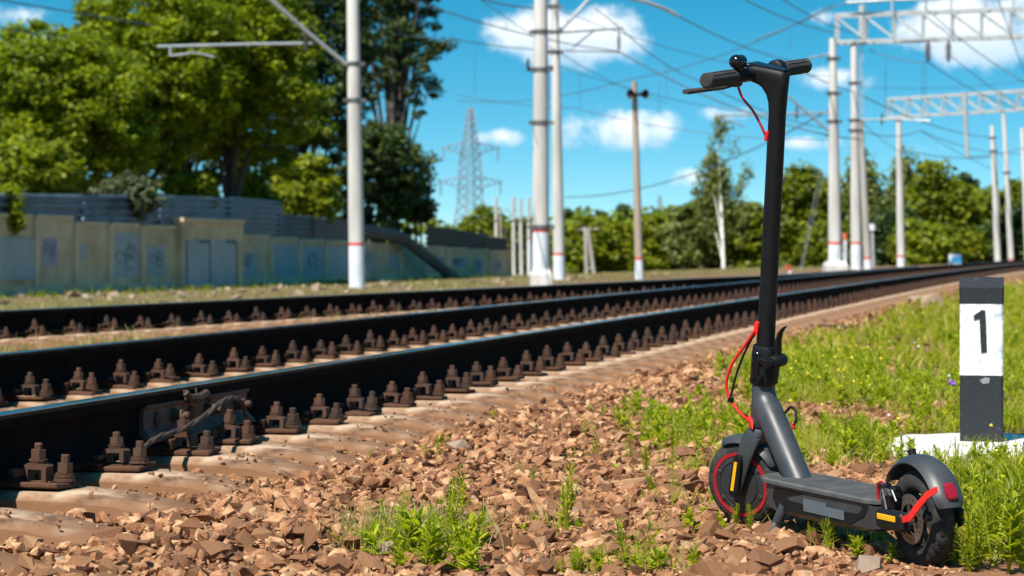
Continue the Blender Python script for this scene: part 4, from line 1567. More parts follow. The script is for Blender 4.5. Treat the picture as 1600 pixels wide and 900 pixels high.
sheets = thing('metal_sheet_fence', 'blue-grey corrugated metal sheets fixed above the concrete wall', 'fence')
for sp in ((-200, -60, 300, 301, 345, 345, M_SHEET_B), (-62, 46, 302, 303, 345, 348, M_SHEET_B), (44, 130, 303, 304, 348, 352, M_SHEET_B), (128, 214, 304, 305, 353, 353, M_SHEET_B), (212, 250, 307, 306, 353, 353, M_SHEET_B),
           (248, 303, 305, 306, 348, 347, M_SHEET_B), (301, 360, 307, 308, 348, 348, M_SHEET_B), (357, 440, 306, 314, 370, 371, M_SHEET_B), (436, 490, 334, 338, 377, 377, M_SHEET_G), (488, 545, 339, 345, 378, 380, M_SHEET_G),
           (664, 706, 353, 357, 388, 390, M_SHEET_D), (704, 758, 358, 366, 390, 394, M_SHEET_D), (756, 795, 368, 372, 393, 395, M_SHEET_D)):
    corrugated('metal_sheet', sp[0], sp[1], sp[2], sp[3], sp[4] + 7, sp[5] + 7, sp[6], off=-0.06 + 0.02 * rng_.random(), parent=sheets, tilt=rng_.uniform(-.05, .12))
for px0 in (46, 130, 214, 303, 360, 440, 545, 664, 795):
    m = MB()
    p = wall_pt(px0)
    slab(m, p - WD * .05, p + WD * .05, wz(px0, 400), wz(px0, 345 if px0 < 400 else 378) + .9, -.22, -.14)
    m.build('fence_post', M_SHEET_D, sheets)

# long bent sheet slipped off the wall
fm = MB()
rings = []
for px_, py_, d in ((548, 358, .10), (575, 362, .25), (598, 366, .4), (612, 374, .6), (640, 408, 1.1), (668, 441, 1.6)):
    p = wall_pt(px_)
    z = wz(px_, py_)
    q = p + WN * d
    rings.append([(q.x + WN.x * dx, q.y + WN.y * dx, z + dz) for dx, dz in ((0, .30), (.12, .26), (.16, 0), (.22, -.05), (.16, -.28), (.05, -.34), (-.02, -.3), (-.02, .25))])
fm.loft(rings, True, False)
tag(fm.build('bent_metal_sheet', mat('bent_sheet', (0.045, 0.040, 0.036), (0.095, 0.082, 0.070), rough=.6, scale=1)), 'long dark metal sheet slipped off the wall, leaning bent to the ground', 'metal sheet')

# ------------------------------------------------------------------ poles
M_POLE = mat('pole_concrete', (0.40, 0.385, 0.355), (0.68, 0.665, 0.63), rough=0.85, scale=2.2, bump=0.2, bscale=20, stretch=(1, 1, .15), dist=.004)
M_POLE_T = mat('pole_tan', (0.30, 0.235, 0.18), (0.42, 0.34, 0.27), rough=0.85, scale=1.6, stretch=(1, 1, .15))
M_WHITE = mat('whitewash', (0.56, 0.60, 0.64), (0.72, 0.75, 0.78), rough=0.8, scale=2.5)
M_BAND = mat('red_band', (0.55, 0.05, 0.035), (0.66, 0.075, 0.05), rough=0.6, scale=3)
M_CLAMP = mat('pole_clamp', (0.06, 0.06, 0.06), (0.13, 0.13, 0.13), rough=0.6, scale=5)
M_GALV = mat('galvanised', (0.40, 0.43, 0.44), (0.54, 0.57, 0.57), rough=0.5, metal=0.4, scale=3)
M_WIRE = mat('wire', (0.075, 0.10, 0.12), (0.11, 0.13, 0.15), rough=0.6, scale=3)
M_INS = mat('insulator', (0.06, 0.035, 0.025), (0.10, 0.06, 0.04), rough=0.3, scale=6)
M_WOOD = mat('pole_wood', (0.30, 0.27, 0.23), (0.45, 0.42, 0.37), rough=0.9, scale=4, stretch=(1, 1, .1))


def pole(label, px_b, py_b, Y, px_t, py_t, w_b, w_t, red=None, white=True, clamps=(), m=M_POLE, foot=None, name='concrete_pole', z_top=None, group='railway poles'):
    """tapered pole; w_b, w_t: widths in photo pixels at foot and at py_t; py_t may lie above the frame"""
    b = at(px_b, py_b, Y)
    tp = at(px_t, py_t, Y)
    g = tz(b.x, b.y)
    t = thing(name, label, 'pole', (b.x, b.y, min(b.z, g)), 0, group)
    o = t.location
    r0, r1 = w_b / F * Y / 2, w_t / F * Y / 2
    base = Vector(o)
    def p(z):       # point on the axis at world height z
        k = (z - b.z) / (tp.z - b.z)
        q = b.lerp(tp, k)
        return Vector((q.x - base.x, q.y - base.y, z - base.z))
    def r(z):
        k = max(0.0, (z - b.z) / (tp.z - b.z))
        return r0 + (r1 - r0) * k
    zr = at(0, red, Y).z if red else b.z
    segs = [zr, (zr + tp.z) / 2, tp.z]
    mb = MB()
    mb.tube([p(z) for z in segs], [r(z) for z in segs], 20)
    mb.build('shaft', m, t)
    if red:
        mb = MB()
        mb.tube([p(base.z - 0.4), p(zr - .07)], [r(b.z) * 1.005, r(zr) * 1.005], 20)
        mb.build('painted_foot', M_WHITE if white else m, t)
        mb = MB()
        mb.tube([p(zr - .07), p(zr)], [r(zr) * 1.02] * 2, 20)
        mb.build('red_band', M_BAND, t)
    else:
        mb = MB()
        mb.tube([p(base.z - .4), p(b.z)], [r0, r0], 20)
        mb.build('pole_foot', m, t)
    for cy in clamps:
        z = at(0, cy, Y).z
        mb = MB()
        mb.tube([p(z - .05), p(z + .05)], [r(z) * 1.10] * 2, 16, False)
        q = p(z)
        mb.box((q.x + r(z) * 1.3, q.y - .05, q.z), (.14, .1, .08))
        mb.box((q.x - r(z) * 1.3, q.y - .05, q.z), (.10, .1, .08))
        mb.build('clamp', M_CLAMP, t)
    if foot:
        mb = MB()
        k = r0 * foot
        mb.loft([[(sx * k, sy * k, -.5) for sx, sy in ((-1, -1), (1, -1), (1, 1), (-1, 1))], [(sx * k, sy * k, .25) for sx, sy in ((-1, -1), (1, -1), (1, 1), (-1, 1))], [(sx * k * .75, sy * k * .75, .36) for sx, sy in ((-1, -1), (1, -1), (1, 1), (-1, 1))]], True, False)
        mb.build('foundation', M_POLE, t)
    return t


def rod(t, name, pts, w, m=M_GALV, n=8):
    """tube part of thing t through photo points (px,py,depth)"""
    mb = MB(Matrix.Translation(-Vector(t.location)))
    P = [at(*q) for q in pts]
    mb.tube(P, w / 2, n)
    return mb.build(name, m, t)


def insulator(t, px_, py_, Y, L=.35, r=.07):
    c_ = at(px_, py_, Y) - Vector(t.location)
    mb = MB()
    n = 6
    for k in range(n):
        z = -L / 2 + L * k / n
        mb.lathe([(r * .35, z), (r, z + .01), (r * .8, z + L / n * .5), (r * .35, z + L / n * .6)], 10, 'z', c_)
    mb.tube([c_ + Vector((0, 0, -L * .7)), c_ + Vector((0, 0, L * .7))], r * .3, 6)
    return mb.build('insulator', M_INS, t)


pA = pole('thick pale catenary pole with red band standing before the concrete wall', 558, 449, 54, 549, -160, 25.5, 17, red=379, clamps=(100, 157), foot=None)
rod(pA, 'bracket_arm', [(541, 101, 53.9), (482, 52, 53.4), (425, 1, 52.9), (350, -66, 52.3)], .105)
rod(pA, 'registration_tube', [(487, 68, 53.4), (400, 69, 52.8), (246, 73, 51.9)], .075)
rod(pA, 'steady_arm', [(334, 89, 52.3), (312, 84, 52.2), (300, 82, 52.1), (288, 85, 52.0), (266, 87, 51.9)], .05)
rod(pA, 'drop_clip', [(266, 73, 51.9), (266, 87, 51.9)], .05)
insulator(pA, 477, 67, 53.3, .3, .055)

pB = pole('thickest white pole in the middle with red band and block foundation', 845, 441, 52, 845, -150, 27, 19.5, red=358, clamps=(50, 109, 192, 355), foot=1.25)
rod(pB, 'bracket_arm', [(850, -40, 52.1), (915, -28, 52.6), (978, -4, 53)], .09)
rod(pB, 'steady_arm', [(978, -4, 53), (1010, 3, 53.2), (1040, 14, 53.4), (1060, 25, 53.6)], .085)
rod(pB, 'side_bracket', [(824, 109, 51.9), (864, 104, 52.1)], .05, M_CLAMP)
insulator(pB, 825, 101, 51.9, .22, .06)
pC = pole('slimmer pale pole just behind the thickest white pole', 874, 441, 66, 865, -90, 19, 11, red=395, clamps=(10, 50, 82))
rod(pC, 'bracket_arm', [(871, 52, 66), (896, 26, 66.3), (920, -1, 66.6), (960, -45, 67)], .11)
rod(pC, 'registration_tube', [(872, 51, 66), (915, 48, 66.4), (973, 44, 67)], .075)
rod(pC, 'strut', [(888, 80, 66.3), (928, 48, 66.6)], .05)
rod(pC, 'lower_tube', [(872, 79, 66), (920, 80, 66.4), (968, 81, 67)], .05)
rod(pC, 'dropper', [(967, 45, 67), (967, 84, 67)], .04)
insulator(pC, 967, 66, 67, .35, .07)

pD = pole('tan speaker pole with two dark horn loudspeakers near its top', 999, 438, 62, 991, 127, 13.6, 8.5, red=402, m=M_POLE_T)
for dx, s in ((-.03, -1), (.17, 1)):
    q = at(992, 148, 62) - Vector(pD.location)
    mb = MB(Matrix.Translation(q + Vector((dx, -.14, 0))) @ Matrix.Rotation(s * 0.7, 4, 'Z'))
    mb.lathe([(.04, .14), (.05, .03), (.07, -.05), (.12, -.15), (.13, -.165), (.115, -.155), (.06, -.06), (.02, .0)], 16, 'y')
    mb.build('loudspeaker', mat('horn_black' if s < 0 else 'horn_dark', (.012, .012, .013), (.03, .03, .03), rough=.5), pD)

pE = pole('broad white pole on a block foundation beyond the scooter stem', 1305, 418, 66, 1301, 60, 22, 11, red=378, clamps=(92, 146, 190), foot=1.6)
rod(pE, 'bracket_arm', [(1298, 207, 66), (1262, 177, 65.6), (1230, 149, 65.3)], .07)
rod(pE, 'registration_tube', [(1298, 176, 66), (1250, 177, 65.5), (1118, 181, 64.5)], .055)
rod(pE, 'steady_arm', [(1120, 184, 64.5), (1140, 188, 64.6), (1162, 198, 64.8)], .045)
rod(pE, 'top_arm', [(1299, 84, 66), (1262, 91, 65.6)], .06)
insulator(pE, 1245, 176, 65.5, .3, .06)
pF = pole('white portal pole with ladder, carrying the larger lattice beam', 1338, 418, 73, 1334, 64, 17.5, 10, red=378, clamps=(130, 188, 204))
for dx in (9, 13):
    rod(pF, 'ladder_rail', [(1338 + dx, 300, 73), (1334 + dx, 60, 73)], .03)
for k in range(14):
    rod(pF, 'ladder_rung', [(1343.5, 70 + k * 17, 73), (1348.5, 70 + k * 17, 73)], .025)
rod(pF, 'registration_tube', [(1340, 187, 73), (1400, 186, 72), (1453, 189, 71.5)], .06)
insulator(pF, 1378, 186, 72.4, .3, .06)
pG = pole('narrow grey pole leaning close behind the portal pole', 1356, 418, 80, 1345, 190, 13, 8, red=402, m=M_WOOD)
pH = pole('slender white pole carrying the smaller lattice beam', 1408, 416, 90, 1404, 184, 13, 8.5, red=399)
pI = pole('pale pole with clamps, left one of the pair at the right edge', 1559, 412, 112, 1550, 196, 10.5, 6.5, red=None, clamps=(215, 236))
pI2 = pole('thin grey pole touching the left pale pole of the pair', 1565, 412, 118, 1553, 225, 6.5, 5, red=None, m=M_WOOD)
pJ = pole('pale pole with red foot band, right one of the pair', 1580, 411, 112, 1568, 178, 9.5, 6.5, red=404, clamps=(270,))
pK = pole('pale pole cut by the right picture edge', 1606, 411, 112, 1597, 200, 9.5, 6.5, red=404)
# far cluster beyond the wall's end
for pxb, pxt, pyt, w, rd, lab in ((776, 775, 308, 6, None, 'white pole rising behind the end of the concrete wall'), (784, 782, 325, 4, None, 'short tan pole beside the white pole behind the wall end'),
                                  (803, 802, 308, 6, None, 'first of three slim white poles by the wall end'), (815, 813, 311, 6, None, 'middle of three slim white poles by the wall end'),
                                  (827, 826, 309, 6, 372, 'slim white pole with red mark, last of three by the wall end')):
    t = pole(lab, pxb, 436, 135, pxt, pyt, w, w * .8, red=rd, clamps=(345,) if w > 5 else (), m=M_POLE_T if w < 5 else M_POLE)
for (a, b) in (((801, 440), (800, 415)), ((827, 440), (830, 418))):
    pass
ap = thing('a_frame_pole', 'wooden A-shaped pole with crossarm before the bright bushes', 'pole', tuple(at(921, 440, 118)), 0, 'railway poles')
rod(ap, 'leg', [(917, 442, 118), (915, 355, 118)], .22, M_WOOD)
rod(ap, 'leg', [(930, 442, 118), (919, 358, 118)], .20, M_WOOD)
rod(ap, 'crossarm', [(903, 359, 118), (938, 358, 118)], .10, M_WOOD)
for q in (905, 914, 926, 936): insulator(ap, q, 354, 118, .25, .08)
rod(ap, 'brace', [(916, 420, 118), (926, 419, 118)], .10, M_WOOD)
# lineside bits
pL = thing('signal_post', 'small white post with orange top beside the portal pole', 'signal', tuple(at(1320, 396, 75)), 0)
rod(pL, 'post', [(1321, 420, 75), (1320.5, 375, 75)], .13, M_WHITE)
rod(pL, 'orange_top', [(1320.5, 375, 75), (1320, 364, 75)], .15, mat('orange_paint', (.55, .14, .05), (.6, .17, .06), rough=.6))
pM = thing('lamp_post', 'short grey post with a small lamp head beside the leaning pole', 'lamp post', tuple(at(1364, 418, 84)), 0)
rod(pM, 'post', [(1365, 418, 84), (1363, 358, 84)], .11, M_GALV)
rod(pM, 'lamp_head', [(1363, 360, 84), (1362, 350, 84)], .24, M_WHITE)
pN = thing('low_marker', 'tiny white lineside marker with a red top beside the scooter stem', 'marker', tuple(at(1234, 428, 70)), 0)
rod(pN, 'post', [(1235, 434, 70), (1234, 422, 70)], .12, M_WHITE)
rod(pN, 'red_top', [(1233, 423, 70), (1231, 414, 70)], .12, M_BAND)
sb = thing('blue_box_sign', 'small white and blue box standing beyond the rails', 'sign', tuple(at(1492, 414, 78)), 0)
mb = MB(Matrix.Translation(at(1492, 405, 78) - Vector(sb.location))); mb.rbox((0, 0, 0), (.42, .14, .36), .01); mb.build('box', M_WHITE, sb)
mb = MB(Matrix.Translation(at(1494, 406, 78) - Vector(sb.location))); mb.box((0, -.073, .0), (.34, .004, .22)); mb.build('blue_panel', mat('blue_panel', (.02, .20, .42), (.03, .30, .55), rough=.4, scale=4), sb)
mb = MB(Matrix.Translation(at(1492, 412, 78) - Vector(sb.location)))
for s in (-1, 1): mb.box((s * .15, 0, -.3), (.04, .04, .55))
mb.build('stand', M_CLAMP, sb)

# stay wires: the slanting guyed mast behind the scooter
gm = thing('slanting_stay', 'pair of slanting light stay wires with insulators before the trees', 'stay wire', tuple(at(1250, 420, 80)), 0)
rod(gm, 'stay', [(1250, 424, 80), (1268, 330, 80), (1283, 262, 80)], .016, M_GALV)
rod(gm, 'stay', [(1252, 424, 80), (1274, 330, 80), (1288, 262, 80)], .014, M_GALV)
for q in ((1268, 340), (1274, 318), (1257, 392)): insulator(gm, q[0], q[1], 80, .16, .03)

# ------------------------------------------------------------------ lattice beams
def lattice(label, A, B, hgt, dep, n, w=.07):
    """box truss between two bottom points"""
    t = thing('lattice_beam', label, 'lattice beam', tuple(A), 0)
    o = Vector(A)
    d = (Vector(B) - o)
    nrm = Vector((-d.y, d.x, 0)).normalized() * dep
    up = Vector((0, 0, hgt))
    c4 = [(Vector((0, 0, 0)), 0), (nrm, 0), (up, 0), (nrm + up, 0)]
    for q, _ in c4:
        mb = MB(); mb.bar(q, q + d, w * 1.25); mb.build('chord', M_GALV, t)
    for k in range(n + 1):
        s = d * (k / n)
        for q in (Vector((0, 0, 0)), nrm):
            mb = MB(); mb.bar(s + q + Vector((0, 0, w * .63)), s + q + up - Vector((0, 0, w * .63)), w); mb.build('upright', M_GALV, t)
        for q in (Vector((0, 0, 0)), up):
            mb = MB(); mb.bar(s + q + nrm * .08, s + q + nrm * .92, w * .7); mb.build('cross_tie', M_GALV, t)
        if k < n:
            s2 = d * ((k + 1) / n)
            for q in (nrm * -.06, nrm * 1.06):
                mb = MB(); mb.bar(s + q + up * .92, s2 + q + up * .08, w * .8); mb.build('diagonal', M_GALV, t)
    return t


lb1 = lattice('larger galvanised lattice beam high above the tracks on the portal pole', at(1306, 65, 73), at(1960, 44, 70), .86, .75, 14)
for px_ in (1394, 1447, 1486, 1540, 1583):
    rod(lb1, 'top_post', [(px_, 20, 72.3), (px_, -40, 72.3)], .07)
rod(lb1, 'top_rail', [(1322, 4, 72.6), (1392, 0, 72.4), (1480, -3, 72.2)], .09)
rod(lb1, 'end_post', [(1346, 70, 73.4), (1347, 8, 73.4)], .22)
insulator(lb1, 1450, 80, 72, .5, .12); insulator(lb1, 1482, 80, 72, .5, .12)
rod(lb1, 'hanger', [(1450, 62, 72), (1450, 76, 72)], .03); rod(lb1, 'hanger', [(1482, 61, 72), (1482, 76, 72)], .03)
lb2 = lattice('smaller galvanised lattice beam crossing above the tracks farther away', at(1386, 183, 90), at(1800, 158, 86), .72, .7, 14, .06)
rod(lb2, 'hanging_post', [(1507, 143, 88.6), (1509, 200, 88.6), (1512, 246, 88.6)], .17)
pO = pole('far portal pole holding the right end of the larger lattice beam', 1950, 420, 70.6, 1946, 44, 17, 11, red=380)
pP = pole('far portal pole holding the right end of the smaller lattice beam', 1792, 416, 86.6, 1790, 158, 13, 9, red=399)

# ------------------------------------------------------------------ overhead wires
def wire(a, b, sag=0.0, r=.012, label=None, name='overhead_wire'):
    A, B = at(*a), at(*b)
    n = 12
    pts = [A.lerp(B, i / n) - Vector((0, 0, sag * 4 * (i / n) * (1 - i / n))) for i in range(n + 1)]
    pts = [p - A for p in pts]
    mb = MB(); mb.tube(pts, r, 5)
    o = mb.build(name, M_WIRE)
    o.location = A
    return tag(o, label or 'thin dark overhead line crossing the blue sky among the poles', 'wire', 'overhead wires')


wires = [((480, -60, 40), (967, 80, 67), .25, .016), ((967, 80, 67), (1298, 212, 66), .3, .020), ((560, 42, 54), (720, 63, 58), .05, .014), ((720, 63, 58), (872, 79, 66), .05, .014), ((930, 13, 60), (969, 44, 67), 0, .016),
         ((969, 44, 67), (1090, 125, 92), .2, .018), ((1090, 125, 92), (1298, 202, 120), .3, .022), ((715, 157, 90), (987, 123, 70), .3, .014), ((987, 123, 70), (1302, 8, 55), .25, .013), ((715, 148, 90), (901, 169, 80), .1, .013),
         ((901, 169, 80), (1300, 218, 75), .3, .013), ((740, -5, 50), (866, 12, 66), .1, .02), ((866, 12, 66), (1310, 120, 75), .4, .011), ((875, 104, 66), (1300, 182, 80), .4, .010), ((752, 0, 50), (1040, 160, 88), .3, .010),
         ((883, 308, 140), (1302, 168, 100), 1.0, .032), ((1040, 14, 53), (1236, 95, 73), .15, .016), ((1110, -30, 50), (1302, 51, 70), .15, .017), ((1180, -30, 50), (1335, 52, 73), .15, .016), ((1180, 62, 60), (1402, -40, 60), .1, .014),
         ((1260, 114, 66), (1335, 144, 73), .05, .018), ((1335, 144, 73), (1552, 215, 112), .3, .02), ((1358, 78, 73), (1450, 97, 72), .1, .014), ((1450, 97, 72), (1600, 172, 95), .2, .015), ((1444, 11, 72), (1491, 53, 66), 0, .020),
         ((1491, 53, 66), (1640, 150, 60), .1, .018), ((1482, 84, 72), (1640, 190, 100), .2, .014), ((1540, -60, 50), (1612, 140, 80), .1, .013), ((1350, 136, 80), (1640, 120, 90), .2, .010), ((1290, 212, 66), (1345, 218, 73), 0, .02),
         ((1345, 204, 73), (1438, 204, 88), .2, .016), ((1438, 204, 88), (1600, 240, 120), .3, .016), ((1438, 204, 88), (1560, 268, 120), .1, .014), ((1512, 245, 88), (1640, 215, 112), .2, .016), ((1400, 232, 95), (1552, 245, 112), .2, .02),
         ((1345, 187, 73), (1420, 240, 95), .2, .012), ((240, 40, 50), (-60, -10, 40), .0, .015), ((-40, 35, 70), (60, 55, 76), .0, .02)]
PLACES = ((-200, 'left picture edge'), (235, 'horizontal catenary tube'), (480, 'leafy trees'), (550, 'thick catenary pole'), (720, 'tall dark tree'), (745, 'power pylon'), (810, 'slim far poles'), (846, 'thickest white pole'), (872, 'slimmer pale pole'),
          (925, 'A-shaped pole'), (968, 'hanging insulator'), (990, 'speaker pole'), (1045, 'far mast'), (1100, 'brake lever'), (1180, 'scooter bars'), (1240, 'scooter stem'), (1300, 'broad white pole'), (1337, 'portal pole'), (1365, 'larger lattice beam'),
          (1405, 'slender white pole'), (1445, 'first hanging insulator'), (1485, 'second hanging insulator'), (1512, 'hanging post'), (1555, 'pale pole pair'), (1610, 'right edge pole'), (1680, 'right picture edge'))


def place_of(q):
    return min(PLACES, key=lambda p: abs(p[0] - q[0]))[1]


used_lab = {}
for w_ in wires:
    a_, b_ = sorted((w_[0], w_[1]))
    slope = (b_[1] - a_[1]) / max(1, b_[0] - a_[0])
    way = 'rising' if slope < -.06 else ('level' if slope < .1 else ('falling' if slope < .45 else 'steep'))
    lab = '%s dark overhead line from the %s to the %s' % (way, place_of(a_), place_of(b_))
    if lab in used_lab: lab = 'second ' + lab
    used_lab[lab] = 1
    wire(*w_, lab)
for (px_, y0, y1, Y) in ((742, 68, 148, 75), (906, 112, 170, 72), (1042, 100, 160, 85), (1384, 82, 190, 74), (1441, 98, 200, 74), (1446, 98, 150, 74), (1234, 43, 80, 66), (1030, 128, 178, 80)):
    wire((px_, y0, Y), (px_, y1, Y), 0, .008, '%s thin vertical dropper between overhead lines near the %s' % ('long' if y1 - y0 > 75 else 'short', place_of((px_, y0))), 'dropper_wire')

# ------------------------------------------------------------------ far power pylon
M_PYL = mat('pylon_hazy_steel', (0.17, 0.23, 0.28), (0.24, 0.30, 0.35), rough=.6, scale=.3)  # grey steel tinted blue, distance haze put into the colour


def pylon(px_, py_b, py_t, Y, label, sc=1.0, arms=((232, 46), (285, 50))):
    b = at(px_, py_b, Y)
    tp = at(px_, py_t, Y)
    t = thing('power_pylon', label, 'pylon', tuple(b), 0)
    hgt = tp.z - b.z
    def hw(z): return float(np.interp(z / hgt, [0, .35, .62, 1], [2.3, 1.35, 1.15, .25])) * sc
    m = MB()
    n = 16
    zs = [hgt * (1 - (1 - k / n) ** 1.15) for k in range(n + 1)]
    rot = Matrix.Rotation(.5, 3, 'Z')
    for k in range(n):
        za, zb_ = zs[k], zs[k + 1]
        ca = [rot @ Vector((sx * hw(za), sy * hw(za), za)) for sx, sy in ((-1, -1), (1, -1), (1, 1), (-1, 1))]
        cb = [rot @ Vector((sx * hw(zb_), sy * hw(zb_), zb_)) for sx, sy in ((-1, -1), (1, -1), (1, 1), (-1, 1))]
        for j in range(4):
            m.bar(ca[j], cb[j], .20 * sc)
            m.bar(ca[j], cb[(j + 1) % 4], .085 * sc)
            m.bar(ca[(j + 1) % 4], cb[j], .085 * sc)
    m.build('tower', M_PYL, t)
    for ay, aw in arms:
        z = at(0, ay, Y).z - b.z
        L_ = aw / F * Y
        for s in (-1, 1):
            m = MB()
            tip = Vector((s * L_, 0, z + .1))
            for q in ((hw(z), .9), (-hw(z), .9), (hw(z), -.9), (-hw(z), -.9)):
                m.bar(Vector((s * hw(z) * .8, q[0] * .8, z + q[1])), tip, .15 * sc)
            for k in range(4):
                f0, f1 = k / 4, (k + 1) / 4
                m.bar(Vector((s * hw(z) * .8, 0, z + .9)).lerp(tip, f0), Vector((s * hw(z) * .8, 0, z - .9)).lerp(tip, f1), .12 * sc)
            arm = m.build('cross_arm', M_PYL, t)
            m = MB()
            m.tube([(s * L_ * .93, 0, z), (s * L_ * .93, 0, z - 1.9)], [.14, .10], 6)
            m.build('insulator_string', M_PYL, arm)
    return t


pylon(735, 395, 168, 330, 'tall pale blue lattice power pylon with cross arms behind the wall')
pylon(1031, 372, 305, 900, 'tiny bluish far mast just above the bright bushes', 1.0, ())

# ------------------------------------------------------------------ trees
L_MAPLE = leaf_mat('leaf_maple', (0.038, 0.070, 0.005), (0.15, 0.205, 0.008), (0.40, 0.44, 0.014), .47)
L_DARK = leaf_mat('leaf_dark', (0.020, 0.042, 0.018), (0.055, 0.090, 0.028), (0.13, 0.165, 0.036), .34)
L_BIRCH = leaf_mat('leaf_birch', (0.095, 0.125, 0.036), (0.18, 0.21, 0.060), (0.30, 0.32, 0.095), .45)
L_BUSH = leaf_mat('leaf_bush', (0.10, 0.14, 0.010), (0.20, 0.24, 0.012), (0.34, 0.36, 0.020), .48)
L_MID = leaf_mat('leaf_mid', (0.060, 0.095, 0.008), (0.145, 0.180, 0.010), (0.29, 0.30, 0.014), .45)
L_GREY = leaf_mat('leaf_greyish', (0.055, 0.075, 0.040), (0.10, 0.125, 0.065), (0.16, 0.18, 0.10), .3)
M_BARK = mat('bark', (0.035, 0.028, 0.022), (0.10, 0.085, 0.068), rough=.95, scale=5, bump=.5, bscale=18, dist=.03, stretch=(1, 1, .3))
M_BIRCHB = mat('birch_bark', (0.30, 0.29, 0.27), (0.72, 0.70, 0.66), rough=.9, scale=3, contrast=(.34, .46), stretch=(.6, .6, 2.2))


def leaves(centres, per, spread, size, rs, flat=0.45, droop=0.0, zs=.58):
    """rhombic leaves scattered about clump centres -> verts, quads"""
    n = len(centres) * per
    c = np.repeat(centres, per, axis=0)
    sp = np.repeat(spread, per) if np.ndim(spread) else spread
    off = rs.normal(size=(n, 3))
    off /= np.linalg.norm(off, axis=1, keepdims=True) + 1e-6
    off *= (rs.uniform(0, 1, n) ** 0.45)[:, None]
    c = c + off * (np.asarray(sp)[:, None] if np.ndim(sp) else sp) * np.array([1, 1, zs])
    # leaf plane: leaning up and outwards
    nrm = rs.normal(size=(n, 3)) * flat + off * 0.55 + np.array([0, 0, .75])
    nrm /= np.linalg.norm(nrm, axis=1, keepdims=True)
    a = rs.normal(size=(n, 3))
    a[:, 2] -= droop
    a -= nrm * (a * nrm).sum(1, keepdims=True)
    a /= np.linalg.norm(a, axis=1, keepdims=True)
    b = np.cross(nrm, a)
    s = size * rs.uniform(.6, 1.35, n)[:, None]
    v = np.stack([c - a * s * .5, c + b * s * .36 - a * s * .04, c + a * s * .55 + nrm * s * -.10, c - b * s * .36 - a * s * .04], 1).reshape(-1, 3)
    f = np.arange(n * 4).reshape(-1, 4)
    return v, f


def crown_points(rs, n, rx, ry, rz, lobes=7, bias=.42, lump=.35, keep_low=1.0):
    d = rs.normal(size=(n, 3))
    d /= np.linalg.norm(d, axis=1, keepdims=True)
    ld = rs.normal(size=(lobes, 3)); ld /= np.linalg.norm(ld, axis=1, keepdims=True)
    la = rs.uniform(-.2, .6, lobes)
    k = 1 - lump * .4 + lump * (np.clip(d @ ld.T, 0, 1) ** 4 @ la)
    r = rs.uniform(0, 1, n) ** bias * k
    return d * r[:, None] * np.array([rx, ry, rz])


def tree(label, px_c, Y, top_py, bot_py, half_w, lm, seed, n_cl=150, per=60, size=.30, bark=M_BARK, name='leafy_tree', group='trees', trunk_px=None, trunk_w=.28, shape='round', clump=.60, z_ground=None, bias=.42, ry=None, dy=0.0, limbs=7, lump=.45, cat='tree'):
    """crown between photo rows top_py and bot_py, half_w pixels wide each side, standing Y metres ahead"""
    rs = np.random.RandomState(seed)
    c_t, c_b = at(px_c, top_py, Y), at(px_c, bot_py, Y)
    bx = at(trunk_px if trunk_px else px_c, 400, Y).x
    g = tz(bx, Y) if z_ground is None else z_ground
    t = thing(name, label, cat, (bx, Y, g), 0, group)
    base = Vector((bx, Y, g))
    rx = half_w / F * Y
    rz = (c_t.z - c_b.z) / 2
    cc = np.array([c_t.x - base.x, dy, (c_t.z + c_b.z) / 2 - base.z])
    pts = crown_points(rs, n_cl, 1, 1, 1, 9, bias, lump)
    if shape == 'cone':
        w = np.clip(1.02 - (pts[:, 2] + 1) / 2, .05, 1) ** .8
        pts[:, 0] *= w; pts[:, 1] *= w
    elif shape == 'birch':
        w = np.interp(pts[:, 2], [-1, -.4, .2, .7, 1], [.8, 1, .72, .38, .15])
        pts[:, 0] *= w; pts[:, 1] *= w
    P = pts * np.array([rx, ry or rx * .8, rz]) + cc
    v, f = leaves(P, per, clump * rs.uniform(.35, 1.3, len(P)), size, rs, droop=.8 if shape == 'birch' else 0.0, zs=1.35 if shape == 'birch' else .62)
    me = np_mesh('crown', v, f)
    link_mesh('crown', me, lm, t)
    # trunk, leader and limbs reaching into the crown
    mb = MB()
    top = Vector(cc) + Vector((0, 0, rz * .72))
    bend = Vector((rs.uniform(-.2, .2), rs.uniform(-.2, .2), 0)) * rx * .3
    mid = top * .5 + bend
    path = catmull([Vector((0, 0, -.4)), Vector((0, 0, .1)) + mid * .3, mid, top], 5)
    mb.tube(path, [float(trunk_w * (1 - .9 * i / (len(path) - 1))) for i in range(len(path))], 9)
    idx_ = rs.choice(len(P), min(limbs, len(P)), replace=False)
    for i in idx_:
        e = Vector(P[i])
        k = min(max(e.z * .55 / max(top.z, .1), .12), .8)
        s = path[int(k * (len(path) - 1))]
        m_ = s.lerp(e, .5) + Vector((0, 0, .12 * (e - s).length))
        mb.tube(catmull([s, m_, e], 4), [trunk_w * .38 * (1 - .85 * q / 8) for q in range(9)], 6)
    mb.build('trunk', bark, t)
    return t


